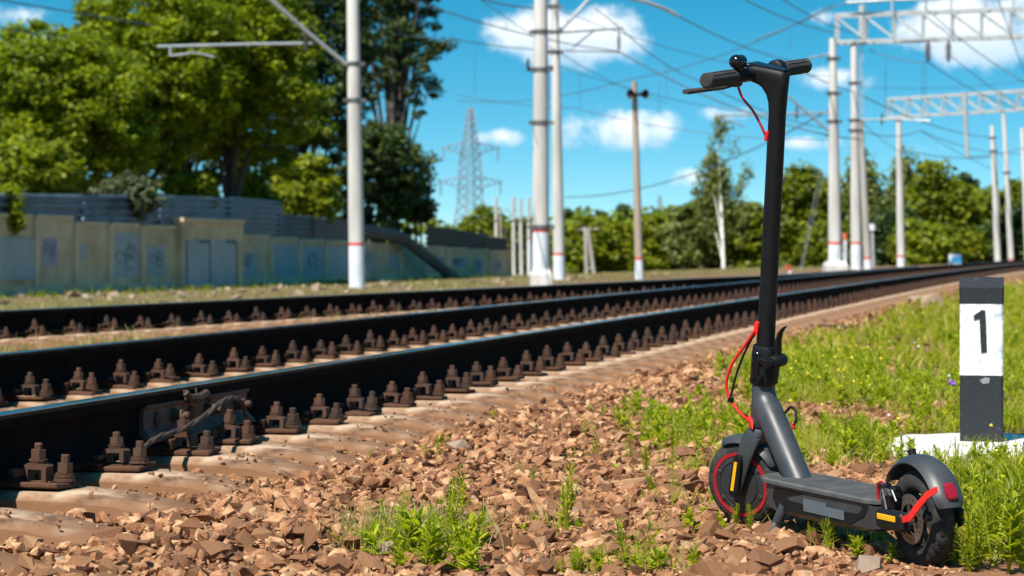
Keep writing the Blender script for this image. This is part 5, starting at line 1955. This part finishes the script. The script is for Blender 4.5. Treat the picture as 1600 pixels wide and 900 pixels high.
G1 = 'trees behind the concrete wall'
tree('bright yellow-green tree filling the upper left corner', 75, 80, 12, 330, 190, L_MAPLE, 1, 640, 100, .175, group=G1, trunk_px=75)
tree('broad yellow-green tree beside the corner tree behind the wall', 225, 84, -70, 300, 165, L_MAPLE, 2, 640, 100, .175, group=G1, trunk_px=225)
tree('tall green tree under the horizontal catenary tube', 365, 88, -120, 290, 150, L_MAPLE, 3, 640, 100, .175, group=G1)
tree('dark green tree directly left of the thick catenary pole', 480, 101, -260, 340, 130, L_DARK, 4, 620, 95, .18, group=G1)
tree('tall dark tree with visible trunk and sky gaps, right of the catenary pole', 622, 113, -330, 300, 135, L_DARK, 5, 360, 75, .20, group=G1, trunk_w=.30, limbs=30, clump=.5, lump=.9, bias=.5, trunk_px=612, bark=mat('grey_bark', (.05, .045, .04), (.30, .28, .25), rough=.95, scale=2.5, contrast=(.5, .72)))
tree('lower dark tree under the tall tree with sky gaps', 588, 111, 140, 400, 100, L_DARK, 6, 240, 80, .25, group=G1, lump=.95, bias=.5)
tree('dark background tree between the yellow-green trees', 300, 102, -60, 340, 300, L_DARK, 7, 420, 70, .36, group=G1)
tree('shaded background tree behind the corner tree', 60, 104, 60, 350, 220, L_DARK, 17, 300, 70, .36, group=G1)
tree('small yellow-green tree leaning over the wall near the pole', 478, 97.5, 250, 350, 62, L_BUSH, 8, 110, 60, .26, group=G1, clump=.55, trunk_w=.12)
tree('sunlit bush hanging over the wall at the left edge', 40, 72, 215, 345, 75, L_BUSH, 9, 130, 70, .24, group=G1, clump=.6, trunk_w=.12)
tree('narrow leafy branch drooping in front of the wall at the left edge', 22, 67.8, 285, 385, 24, L_BUSH, 10, 26, 50, .20, dy=-1.1, ry=.35, group=G1, clump=.4, trunk_w=.06, name='drooping_bush', limbs=3, cat='bush')
tree('grey-green willow bush spilling over the blue metal sheets', 208, 77.0, 272, 348, 48, L_GREY, 11, 90, 70, .20, dy=-.8, ry=.8, group=G1, clump=.45, trunk_w=.08, name='grey_bush', limbs=5, cat='bush')
tree('small bright shrub above the wall gate', 300, 84, 265, 330, 40, L_BUSH, 12, 60, 55, .24, group=G1, clump=.5, trunk_w=.1, name='shrub', cat='bush')
tree('small bright shrub between gate and catenary pole', 395, 91, 268, 332, 36, L_BUSH, 13, 50, 55, .24, group=G1, clump=.5, trunk_w=.1, name='shrub', cat='bush')
tree('thin dark sapling hanging at the right side of the tall tree', 652, 115, 262, 385, 34, L_DARK, 14, 44, 55, .26, group=G1, clump=.5, trunk_w=.1, name='sapling', limbs=6, bias=.6)
G2 = 'far tree line'
tree('round green tree behind the wall end, under the pylon', 752, 165, 318, 440, 42, L_MID, 20, 110, 60, .40, group=G2, clump=.9)
tree('olive green tree between the pylon tree and the thick white pole', 815, 170, 332, 440, 40, L_MID, 21, 110, 60, .40, group=G2, clump=.9)
tree('bright yellow-green bush right of the two white poles', 902, 150, 338, 445, 40, L_BUSH, 22, 130, 60, .36, group=G2, clump=.8)
tree('bright yellow-green bush left of the speaker pole', 962, 152, 330, 445, 42, L_BUSH, 23, 140, 60, .36, group=G2, clump=.8)
tree('bright yellow-green bush right of the speaker pole', 1030, 148, 335, 445, 42, L_BUSH, 24, 140, 60, .36, group=G2, clump=.8)
for k, (px_, ty, hw_) in enumerate(((886, 316, 11), (940, 312, 14), (974, 306, 13), (1005, 325, 12))):
    tree(('first', 'second', 'third', 'last')[k] + ' pointed spruce top from the white poles, above the bright bushes', px_, 185, ty, 420, hw_, L_DARK, 30 + k, 60, 34, .40, group=G2, shape='cone', clump=.5, name='spruce_tree')
tree('feathery birch with white trunk left of the scooter stem', 1124, 138, 186, 420, 72, L_BIRCH, 40, 170, 44, .21, group=G2, shape='birch', bark=M_BIRCHB, trunk_px=1131, trunk_w=.15, clump=.5, bias=.75, lump=.9, ry=.9, dy=1.3, name='birch_tree', limbs=4)
tree('olive bush directly behind the white birch trunk', 1126, 150, 315, 440, 46, L_BIRCH, 39, 130, 60, .32, group=G2, clump=.8)
tree('low olive bush at the foot of the birch, left side', 1078, 146, 300, 432, 40, L_BIRCH, 41, 100, 60, .34, group=G2, clump=.8)
tree('low green bush between birch and scooter stem', 1172, 147, 310, 432, 44, L_MID, 42, 110, 60, .34, group=G2, clump=.8)
tree('rounded sunlit tree just right of the scooter stem', 1258, 126, 262, 432, 58, L_MID, 43, 240, 60, .34, group=G2, clump=.85)
tree('drooping grey-green birch behind the portal poles', 1345, 130, 238, 430, 52, L_BIRCH, 44, 140, 60, .28, group=G2, shape='birch', bark=M_BIRCHB, clump=.85, name='birch_tree', limbs=4)
tree('wispy birch top right of the portal poles', 1412, 132, 235, 425, 45, L_BIRCH, 45, 100, 60, .28, group=G2, shape='birch', bark=M_BIRCHB, clump=.85, name='birch_tree', limbs=4)
tree('dense green tree behind the slender white pole', 1462, 122, 252, 425, 52, L_MID, 46, 240, 60, .34, group=G2, clump=.85)
tree('dense green tree left of the right edge poles', 1530, 124, 284, 422, 50, L_BUSH, 47, 200, 60, .34, group=G2, clump=.85)
tree('dense green tree at the right picture edge', 1600, 124, 266, 422, 64, L_MID, 48, 210, 60, .34, group=G2, clump=.85)
tree('darker tree squeezed between the two dense trees at right', 1500, 132, 258, 422, 34, L_DARK, 50, 150, 60, .30, group=G2)
tree('pale feathery tree behind the broad white pole', 1300, 136, 258, 422, 34, L_BIRCH, 51, 120, 50, .28, group=G2)
tree('short bright bush at the foot of the slender white pole', 1430, 112, 345, 428, 36, L_BUSH, 52, 110, 50, .28, group=G2)
tree('green tree beyond the right picture edge', 1690, 122, 270, 422, 64, L_MID, 49, 150, 60, .34, group=G2, clump=.85)
for k, (px_, ty, hw_) in enumerate(((1300, 345, 50), (1390, 318, 55), (1490, 350, 60), (1580, 322, 50))):
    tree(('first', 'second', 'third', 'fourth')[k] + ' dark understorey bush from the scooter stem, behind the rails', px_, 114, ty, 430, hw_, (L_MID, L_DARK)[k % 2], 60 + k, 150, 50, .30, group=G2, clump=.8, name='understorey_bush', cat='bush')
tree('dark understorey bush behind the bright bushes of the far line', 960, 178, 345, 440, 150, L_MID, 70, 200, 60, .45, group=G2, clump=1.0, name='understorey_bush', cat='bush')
# distant woodland that reads as one band
rs = np.random.RandomState(77)
n = 900
bx = rs.uniform(-160, 190, n); by = 230 + rs.uniform(0, 25, n)
bz = -1.2 + rs.uniform(0, 1, n) ** .8 * (4.2 + 1.8 * vnoise(bx * .12, bx * 0, 5))
v, f = leaves(np.stack([bx, by, bz], -1), 26, 1.9, 1.0, rs)
tag(link_mesh('distant_woods', np_mesh('distant_woods', v, f), L_MID), 'distant band of green woodland along the horizon', 'woods', kind='stuff')

# ------------------------------------------------------------------ grass and weeds
GR = leaf_mat('grass_blade', (0.19, 0.215, 0.014), (0.36, 0.37, 0.022), (0.62, 0.54, 0.13), .48, nscale=1.2)
GR_DRY = leaf_mat('grass_dry', (0.16, 0.17, 0.04), (0.28, 0.27, 0.08), (0.44, 0.38, 0.19), .38, nscale=1.2)
WEED = leaf_mat('weed_leaf', (0.14, 0.19, 0.010), (0.30, 0.345, 0.016), (0.50, 0.51, 0.028), .48, nscale=2.0)


def blades(x, y, z, h, w, rs, lean=.35):
    n = len(x)
    az = rs.uniform(0, 2 * np.pi, n)
    la = rs.uniform(0, 2 * np.pi, n)
    le = h * np.abs(rs.normal(0, lean, n))
    wx, wy = np.cos(az) * w / 2, np.sin(az) * w / 2
    lx, ly = np.cos(la) * le, np.sin(la) * le
    V = np.zeros((n, 7, 3))
    for k, (t, ws) in enumerate(((0, 1.0), (.4, .9), (.75, .6))):
        bx_, by_ = x + lx * t ** 2, y + ly * t ** 2
        hz = z + h * t * (1 - .15 * t)
        V[:, 2 * k] = np.stack([bx_ - wx * ws, by_ - wy * ws, hz], -1)
        V[:, 2 * k + 1] = np.stack([bx_ + wx * ws, by_ + wy * ws, hz], -1)
    V[:, 6] = np.stack([x + lx, y + ly, z + h * .86], -1)
    f = np.array([[0, 1, 3], [0, 3, 2], [2, 3, 5], [2, 5, 4], [4, 5, 6]])
    F_ = (f[None] + (np.arange(n) * 7)[:, None, None]).reshape(-1, 3)
    return V.reshape(-1, 3), F_


def in_veg(n, x0, x1, y0, y1, rs, ysq=1.0, thr=0.0, follow=False):
    y = y0 + (y1 - y0) * rs.uniform(0, 1, n) ** ysq
    if follow:
        x = rail_x(y) + rs.uniform(x0, x1, n)
    else:
        x = rs.uniform(x0, x1, n)
    vg = veg(x, y)
    k = rs.uniform(0, 1, n) < np.clip(vg - thr, 0, 1)
    k &= ~((np.abs(x - 1.75) < .38) & (y > 7.82) & (y < 8.72))
    k &= ~((np.abs(x - 1.62) < .42) & (y > 7.2) & (y < 8.2) & (rs.uniform(0, 1, n) < .75))
    k &= ~((np.hypot(x - .597, y - 5.83) < .09) | (np.hypot(x - .905, y - 5.04) < .10))
    k &= ~((x > .52) & (x < .70) & (y > 5.15) & (y < 5.68) & (rs.uniform(0, 1, n) < .9))
    return x[k], y[k], vg[k]


rs = np.random.RandomState(5)
Vs, Fs, b_ = [], [], 0
def addb(v, f):
    global b_
    Vs.append(v); Fs.append(f + b_); b_ += len(v)
x, y, vg = in_veg(70000, -0.4, 2.9, 4.2, 13.0, rs, 1.15)
short = np.clip(vg, .25, 1)
hn = fbm(x * 3, y * 3, 41, 3)
addb(*blades(x, y, terrain(x, y) - .01, (.03 + .11 * hn * short) * rs.uniform(.5, 1.3, len(x)), rs.uniform(.0025, .006, len(x)), rs, .55))
x, y, vg = in_veg(42000, 0.7, 9.0, 13.0, 42.0, rs, 1.6, follow=True)
addb(*blades(x, y, terrain(x, y) - .01, (.06 + .14 * fbm(x * 1.5, y * 1.5, 42, 3)) * rs.uniform(.6, 1.3, len(x)), rs.uniform(.006, .014, len(x)), rs, .5))
x, y, vg = in_veg(9000, 0.9, 30.0, 40.0, 120.0, rs, 1.4, follow=True)
addb(*blades(x, y, terrain(x, y) - .01, rs.uniform(.1, .26, len(x)), rs.uniform(.02, .05, len(x)), rs, .5))
grass = link_mesh('grass', np_mesh('grass', np.concatenate(Vs), np.concatenate(Fs)), GR)
tag(grass, 'green grass covering the ground beside the ballast', 'grass', kind='stuff')
Vs, Fs, b_ = [], [], 0
x, y, vg = in_veg(17000, -0.4, 2.8, 4.2, 13.0, rs, 1.1, .12)
addb(*blades(x, y, terrain(x, y) - .01, rs.uniform(.03, .14, len(x)), rs.uniform(.002, .004, len(x)), rs, .7))
# dry grass between and beyond the tracks
n = 26000
y = 8 + 26 * rs.uniform(0, 1, n); L = -2.5 - rs.uniform(0, 1, n) ** 1.4 * 9.5
x = rail_x(y) + L / math.cos(PHI)
k = (rs.uniform(0, 1, n) < veg(x, y)) & ((x < rail2_x(y) - 2.4) | (x > rail2_x(y) + .60))
x, y = x[k], y[k]
addb(*blades(x, y, terrain(x, y) - .01, rs.uniform(.06, .24, len(x)), rs.uniform(.006, .012, len(x)), rs, .45))
# low grass filling the strip between the two tracks
n = 46000
y = 7.5 + 20 * rs.uniform(0, 1, n) ** 1.3
t_ = rs.uniform(0, 1, n)
xa_, xb_ = rail2_x(y) + .32, rail_x(y) - 1.64 - .62
x = xa_ + (xb_ - xa_) * t_
k = (xb_ > xa_) & (rs.uniform(0, 1, n) < np.clip((fbm(x * .9, y * .7, 61, 3) - .30) * 5, .06, 1) * np.clip(1.25 - (y - 8) / 9, .10, 1))
x, y = x[k], y[k]
addb(*blades(x, y, terrain(x, y) - .01, rs.uniform(.06, .21, len(x)) * np.clip(1.3 - (y - 8) / 16, .35, 1.3), rs.uniform(.005, .011, len(x)), rs, .5))
n = 16000
y = 24 + 110 * rs.uniform(0, 1, n) ** 1.2; L = -10 - rs.uniform(0, 1, n) * 26
x = rail_x(y) + L / math.cos(PHI)
k = rs.uniform(0, 1, n) < veg(x, y)
x, y = x[k], y[k]
addb(*blades(x, y, terrain(x, y) - .01, rs.uniform(.03, .10, len(x)), rs.uniform(.02, .05, len(x)), rs, .5))
tag(link_mesh('dry_grass', np_mesh('dry_grass', np.concatenate(Vs), np.concatenate(Fs)), GR_DRY), 'dry yellowish grass between and beside the tracks', 'grass', kind='stuff')


def sprig(seed, n_leaf=14, hgt=.12, ll=.035, lw=.010, spread=.9, stems=1):
    """leafy weed -> verts, tris"""
    r = np.random.RandomState(seed)
    V, Fc = [], []
    def leaf(p, d, L_, w_):
        d = d / np.linalg.norm(d)
        side = np.cross(d, [0, 0, 1.0]); side /= np.linalg.norm(side) + 1e-6
        up = np.cross(side, d)
        b = len(V)
        V.extend([p, p + d * L_ * .35 + side * w_ * .5 + up * L_ * .05, p + d * L_ * .35 - side * w_ * .5 + up * L_ * .05, p + d * L_ * .4 + up * L_ * .0,
                  p + d * L_ * .72 + side * w_ * .36, p + d * L_ * .72 - side * w_ * .36, p + d * L_ - up * L_ * .12])
        Fc.extend([(b, b + 1, b + 3), (b, b + 3, b + 2), (b + 1, b + 4, b + 3), (b + 3, b + 5, b + 2), (b + 3, b + 4, b + 6), (b + 3, b + 6, b + 5)])
    for s in range(stems):
        a = r.uniform(0, 6.28)
        ln = np.array([math.cos(a), math.sin(a), 0]) * r.uniform(.05, .35) * (1 if stems > 1 else .3)
        h = hgt * r.uniform(.7, 1.1)
        w_ = .0016 + hgt * .008
        b = len(V)
        top = ln * h + np.array([0, 0, h])
        o = np.array([math.cos(a + 1.5), math.sin(a + 1.5), 0]) * .0
        for k in range(3):
            q = np.array([math.cos(k * 2.09), math.sin(k * 2.09), 0])
            V.append(o + q * w_); 
        for k in range(3):
            q = np.array([math.cos(k * 2.09), math.sin(k * 2.09), 0])
            V.append(top + q * w_ * .5)
        for k in range(3):
            j = (k + 1) % 3
            Fc.extend([(b + k, b + j, b + 3 + j), (b + k, b + 3 + j, b + 3 + k)])
        for i in range(n_leaf):
            t = .15 + .85 * (i + r.uniform(0, .8)) / n_leaf
            az = i * 2.4 + r.uniform(-.3, .3)
            el = .25 + .9 * t * r.uniform(.6, 1.1)
            d = np.array([math.cos(az) * math.cos(el), math.sin(az) * math.cos(el), math.sin(el)])
            sz = (1.15 - .45 * t) * r.uniform(.7, 1.15)
            leaf(top * t, d, ll * sz, lw * sz * spread)
    return np.array(V, np.float32), np.array(Fc, np.int32)


# leafy ground cover among the grass: one mass
SPR = [sprig(500 + k, n_leaf=10 + k % 6, hgt=.06 + .015 * (k % 5), ll=.032 + .006 * (k % 3), lw=.010 + .004 * (k % 4), stems=1 + k % 3) for k in range(12)]
x, y, vg = in_veg(6000, -0.4, 2.8, 4.2, 13.5, rs, 1.2, .08)
n = len(x)
k1 = rs.randint(0, 12, n)
v1, f1 = batch_join(SPR, k1, rand_rots(n, rs, .15), rs.uniform(.35, .95, n) * (1 + .05 * (y - 5)), np.stack([x, y, terrain(x, y) - .004], -1))
x, y, vg = in_veg(2500, 0.7, 6.0, 13.5, 36, rs, 1.3, .1, follow=True)
n = len(x)
v2, f2 = batch_join(SPR, rs.randint(0, 12, n), rand_rots(n, rs, .15), rs.uniform(.8, 1.5, n), np.stack([x, y, terrain(x, y) - .004], -1))
tag(link_mesh('ground_cover', np_mesh('ground_cover', np.concatenate([v1, v2]), np.concatenate([f1, f2 + len(v1)])), WEED), 'low leafy weeds mixed through the grass', 'weeds', kind='stuff')
# weeds at the foot of wall and poles
x = rs.uniform(-20, 9, 1500); y = np.zeros(1500)
t_ = rs.uniform(0, 1, 1500)
yy = 52 + 75 * t_
xx = W0.x + WD.x / WD.y * (yy - W0.y) + rs.uniform(.3, 3.0, 1500)
v3, f3 = batch_join(SPR, rs.randint(0, 12, 1500), rand_rots(1500, rs, .15), rs.uniform(.7, 2.2, 1500), np.stack([xx, yy, terrain(xx, yy) - .02], -1))
tag(link_mesh('wall_weeds', np_mesh('wall_weeds', v3, f3), L_BUSH), 'bright weeds growing along the foot of the wall', 'weeds', kind='stuff')

# single weeds standing in the ballast
WSPEC = [(16, .11, .050, .011, 1), (22, .15, .045, .009, 1), (12, .07, .040, .016, 3), (12, .09, .055, .018, 4), (7, .05, .045, .022, 3), (26, .13, .026, .004, 7),
         (30, .17, .034, .005, 3), (9, .10, .060, .026, 2), (20, .14, .050, .008, 3), (14, .12, .034, .012, 5), (34, .12, .022, .003, 9), (11, .16, .070, .014, 2)]
WP = [sprig(900 + k, n_leaf=q[0], hgt=q[1], ll=q[2], lw=q[3], stems=q[4]) for k, q in enumerate(WSPEC)]
wp_me = []
for v, f in WP:
    me = np_mesh('weed_plant', v, f)
    me.materials.append(WEED)
    wp_me.append(me)


def weed(px_, py_, kind_, sc, label, seed):
    Y = F * (H - 0.005) / (py_ - YH)
    X = (px_ - 800) / F * Y
    o = link_mesh('weed_plant', wp_me[kind_])
    o.location = (X, Y, tz(X, Y) - .005)
    sc *= .72
    o.scale = (sc, sc, sc)
    o.rotation_euler = (math.sin(seed * 3.1) * .18, math.cos(seed * 5.3) * .18, seed * 1.7)
    return tag(o, label, 'weed', 'weeds in the ballast')


def gen_label(px_, py_):
    if px_ < 780 and py_ > 780: return 'leafy weed in the green clump at the bottom edge of the ballast'
    if px_ < 780: return 'tiny weed sprout on the stones beside the sleeper ends'
    if py_ > 860 and px_ < 1050: return 'low weed at the bottom edge between green clump and rear wheel'
    if px_ > 1200: return 'small weed growing in front of the scooter deck'
    if px_ > 1090 and py_ > 780: return 'small weed at the foot of the front wheel'
    if px_ > 950 and py_ < 780: return 'leafy weed in the green patch left of the front wheel'
    return 'small single weed on the open ballast left of the scooter'


special = [(893, 775, 0, 1.3, 'upright spiky weed left of the front wheel, alone on the stones'), (893, 800, 5, 1.0, 'fine feathery weed just below the upright spiky weed'), (725, 805, 1, 1.45, 'tall thin dark stemmed weed above the dry tussock'),
           (1010, 742, 5, 1.0, 'feathery weed cluster between spiky weed and front wheel'), (1050, 735, 0, 1.1, 'leafy bright weed nearest the front wheel'), (645, 868, 3, 1.5, 'broad leaved weed rising out of the dry tussock')]
for i, q in enumerate(special): weed(*q, i + 1)
gen = [(600, 718, 0, .45), (622, 716, 0, .5), (655, 716, 2, .6), (680, 722, 5, .7), (612, 735, 2, .5), (700, 700, 2, .5), (640, 728, 4, .5), (576, 712, 2, .5), (806, 750, 1, .6), (838, 762, 2, .6), (690, 800, 3, .6), (760, 830, 3, .8),
       (700, 850, 5, 1.5), (612, 860, 0, 1.2), (740, 875, 3, 1.4), (680, 892, 3, 1.5), (660, 896, 9, 1.5), (715, 893, 9, 1.4), (590, 880, 7, 1.1), (755, 850, 9, 1.1), (628, 893, 2, 1.3), (735, 898, 8, 1.3), (820, 830, 4, .6), (840, 828, 3, .6), (900, 828, 4, .7), (875, 822, 4, .6), (960, 745, 2, .8), (985, 720, 0, .8), (1040, 705, 3, .9), (1005, 680, 2, .9), (1030, 665, 3, .9), (1060, 690, 0, .9),
       (1075, 660, 3, 1.0), (980, 655, 2, .8), (1095, 640, 5, 1.0), (1110, 650, 3, 1.0), (940, 890, 3, .8), (980, 885, 2, 1.0), (1020, 893, 3, .9), (900, 897, 4, .8), (1150, 820, 5, .6), (1180, 818, 2, .7), (1170, 825, 5, .6), (1262, 850, 4, .6), (1100, 800, 4, .5), (1060, 770, 2, .6), (1020, 770, 5, .7), (770, 655, 5, .6),
       (590, 722, 2, .4), (665, 725, 5, .5), (735, 745, 4, .5), (912, 685, 2, .6), (925, 690, 5, .6), (1300, 860, 2, .7), (1340, 870, 3, .7), (1375, 850, 0, .7), (1395, 878, 2, .8), (1320, 800, 0, .8), (1345, 790, 3, .7), (1370, 830, 5, .9)]
for i, q in enumerate(gen): weed(q[0], q[1], (q[2] + 6 * (i % 2)) % 12, q[3], gen_label(q[0], q[1]), i + 11)
tall = [(1535, 880, 1, 1.5), (1560, 860, 0, 1.7), (1590, 880, 1, 1.7), (1515, 895, 3, 1.3), (1575, 895, 0, 1.6), (1525, 845, 1, 1.4), (1550, 830, 0, 1.4), (1585, 840, 1, 1.6), (1505, 860, 0, 1.2), (1350, 720, 3, 1.4), (1385, 725, 0, 1.3), (1330, 715, 0, 1.2), (1365, 705, 3, 1.4), (1410, 735, 0, 1.3), (1310, 700, 3, 1.0), (1590, 800, 3, 1.4), (1560, 790, 5, 1.4), (1530, 800, 1, 1.2), (1500, 800, 0, 1.0), (1545, 815, 3, 1.2), (1570, 770, 0, 1.1), (1598, 860, 3, 1.5), (1565, 840, 5, 1.6), (1540, 862, 5, 1.5), (1598, 770, 1, 1.2), (1512, 825, 5, 1.2), (1520, 775, 5, 1.1), (1550, 885, 5, 1.3), (1585, 815, 5, 1.3), (1530, 890, 5, 1.2), (1600, 895, 5, 1.4), (1500, 885, 5, 1.0)]
for i, q in enumerate(tall):
    o = weed(q[0], q[1], (6, 10, 8, 5, 9, 6, 10, 1, 3)[i % 9], q[3] * (.75 + .5 * ((i * 37) % 10) / 10), 'tall feathery weed in the dense growth right of the rear wheel' if q[0] > 1490 else 'bushy weed between scooter deck and marker post slab', i + 71)
    o['group'] = 'tall weeds by the scooter'
    o.scale = tuple(q * 1.12 for q in o.scale)
# dry tussock at the bottom edge
rs2 = np.random.RandomState(3)
n = 900
cx, cy = (650 - 800) / F * 5.5, 5.45
x = cx + rs2.normal(0, .085, n); y = cy + rs2.normal(0, .12, n)
v, f = blades(x, y, terrain(x, y) - .01, rs2.uniform(.03, .13, n), rs2.uniform(.002, .0045, n), rs2, .6)
tag(link_mesh('grass_tussock', np_mesh('grass_tussock', v, f), GR_DRY), 'pale dry grass tussock at the bottom edge between the stones', 'grass tussock')

# flowers
def flowers(name, pts, r, m, label):
    mb = MB()
    rr = np.random.RandomState(len(pts))
    for X, Y, z, s in pts:
        q = rr.normal(size=(12, 3)); q /= np.linalg.norm(q, axis=1, keepdims=True)
        mb.hull([(X + a[0] * r * s, Y + a[1] * r * s, z + a[2] * r * s * .7) for a in q])
    o = mb.build(name, m, fix=False)
    return tag(o, label, 'flowers', kind='stuff')


def fpos(n, x0, x1, y0, y1, rs):
    out = []
    while len(out) < n:
        px_, py_ = rs.uniform(x0, x1), rs.uniform(y0, y1)
        Y = F * H / (py_ - YH)
        X = (px_ - 800) / F * Y
        if float(veg(X, Y)) > .4: out.append((X, Y, tz(X, Y) + rs.uniform(.07, .12), rs.uniform(.7, 1.3)))
    return out


flowers('yellow_flowers', fpos(46, 1200, 1400, 560, 640, rs) + fpos(10, 1150, 1590, 640, 860, rs), .008, mat('petal_yellow', (.72, .55, .015), (.8, .65, .03), rough=.6), 'tiny yellow wildflowers dotted through the grass')
flowers('white_flowers', fpos(9, 1380, 1500, 480, 680, rs) + fpos(4, 1540, 1600, 500, 700, rs), .008, mat('petal_white', (.75, .74, .70), (.82, .82, .78), rough=.6), 'small white wildflowers dotted through the grass')
X, Y = (1486 - 800) / F * 9.6, 9.6
pf = flowers('purple_flower', [(X, Y, H + (YH - 597) / F * Y, 1.0), (X + .008, Y - .01, H + (YH - 600) / F * Y, .8)], .018, mat('petal_purple', (.20, .08, .42), (.26, .12, .5), rough=.6), 'single purple wildflower left of the marker post')
pf['kind'] = 'thing'; pf['category'] = 'flower'

# pale stones scattered in the grass beyond the tracks and one grey stone in the ballast
for i, (px_, py_, s, lab) in enumerate(((715, 714, .05, 'pale grey stone lying on the brown ballast beside the sleepers'), (1285, 480, .12, 'pale stone at the grass edge behind the scooter, by the rails'),
                                        (1462, 478, .16, 'whitish rubble lump in the grass left of the marker post'), (1440, 472, .13, 'smaller whitish rubble lump in the grass beside the larger lump'))):
    Y = F * H / (py_ - YH)
    X = (px_ - 800) / F * Y
    o = link_mesh('pale_rock', np_mesh('pale_rock', *STONES[(i * 5) % 26]), M_PALE)
    o.location = (X, Y, tz(X, Y) + s * .25)
    o.scale = (s * 1.2, s, s)
    tag(o, lab, 'rock')
n = 130
yy = 36 + 40 * rs.uniform(0, 1, n); L = -11.0 - rs.uniform(0, 1, n) * 15
xx = rail_x(yy) + L
v, f = batch_join(STONES_LO, rs.randint(0, len(STONES_LO), n), rand_rots(n, rs, .4), rs.uniform(.05, .16, n), np.stack([xx, yy, terrain(xx, yy) + .03], -1))
tag(link_mesh('rubble', np_mesh('rubble', v, f), M_PALE), 'pale rubble strewn over the grass before the wall', 'rubble', kind='stuff')
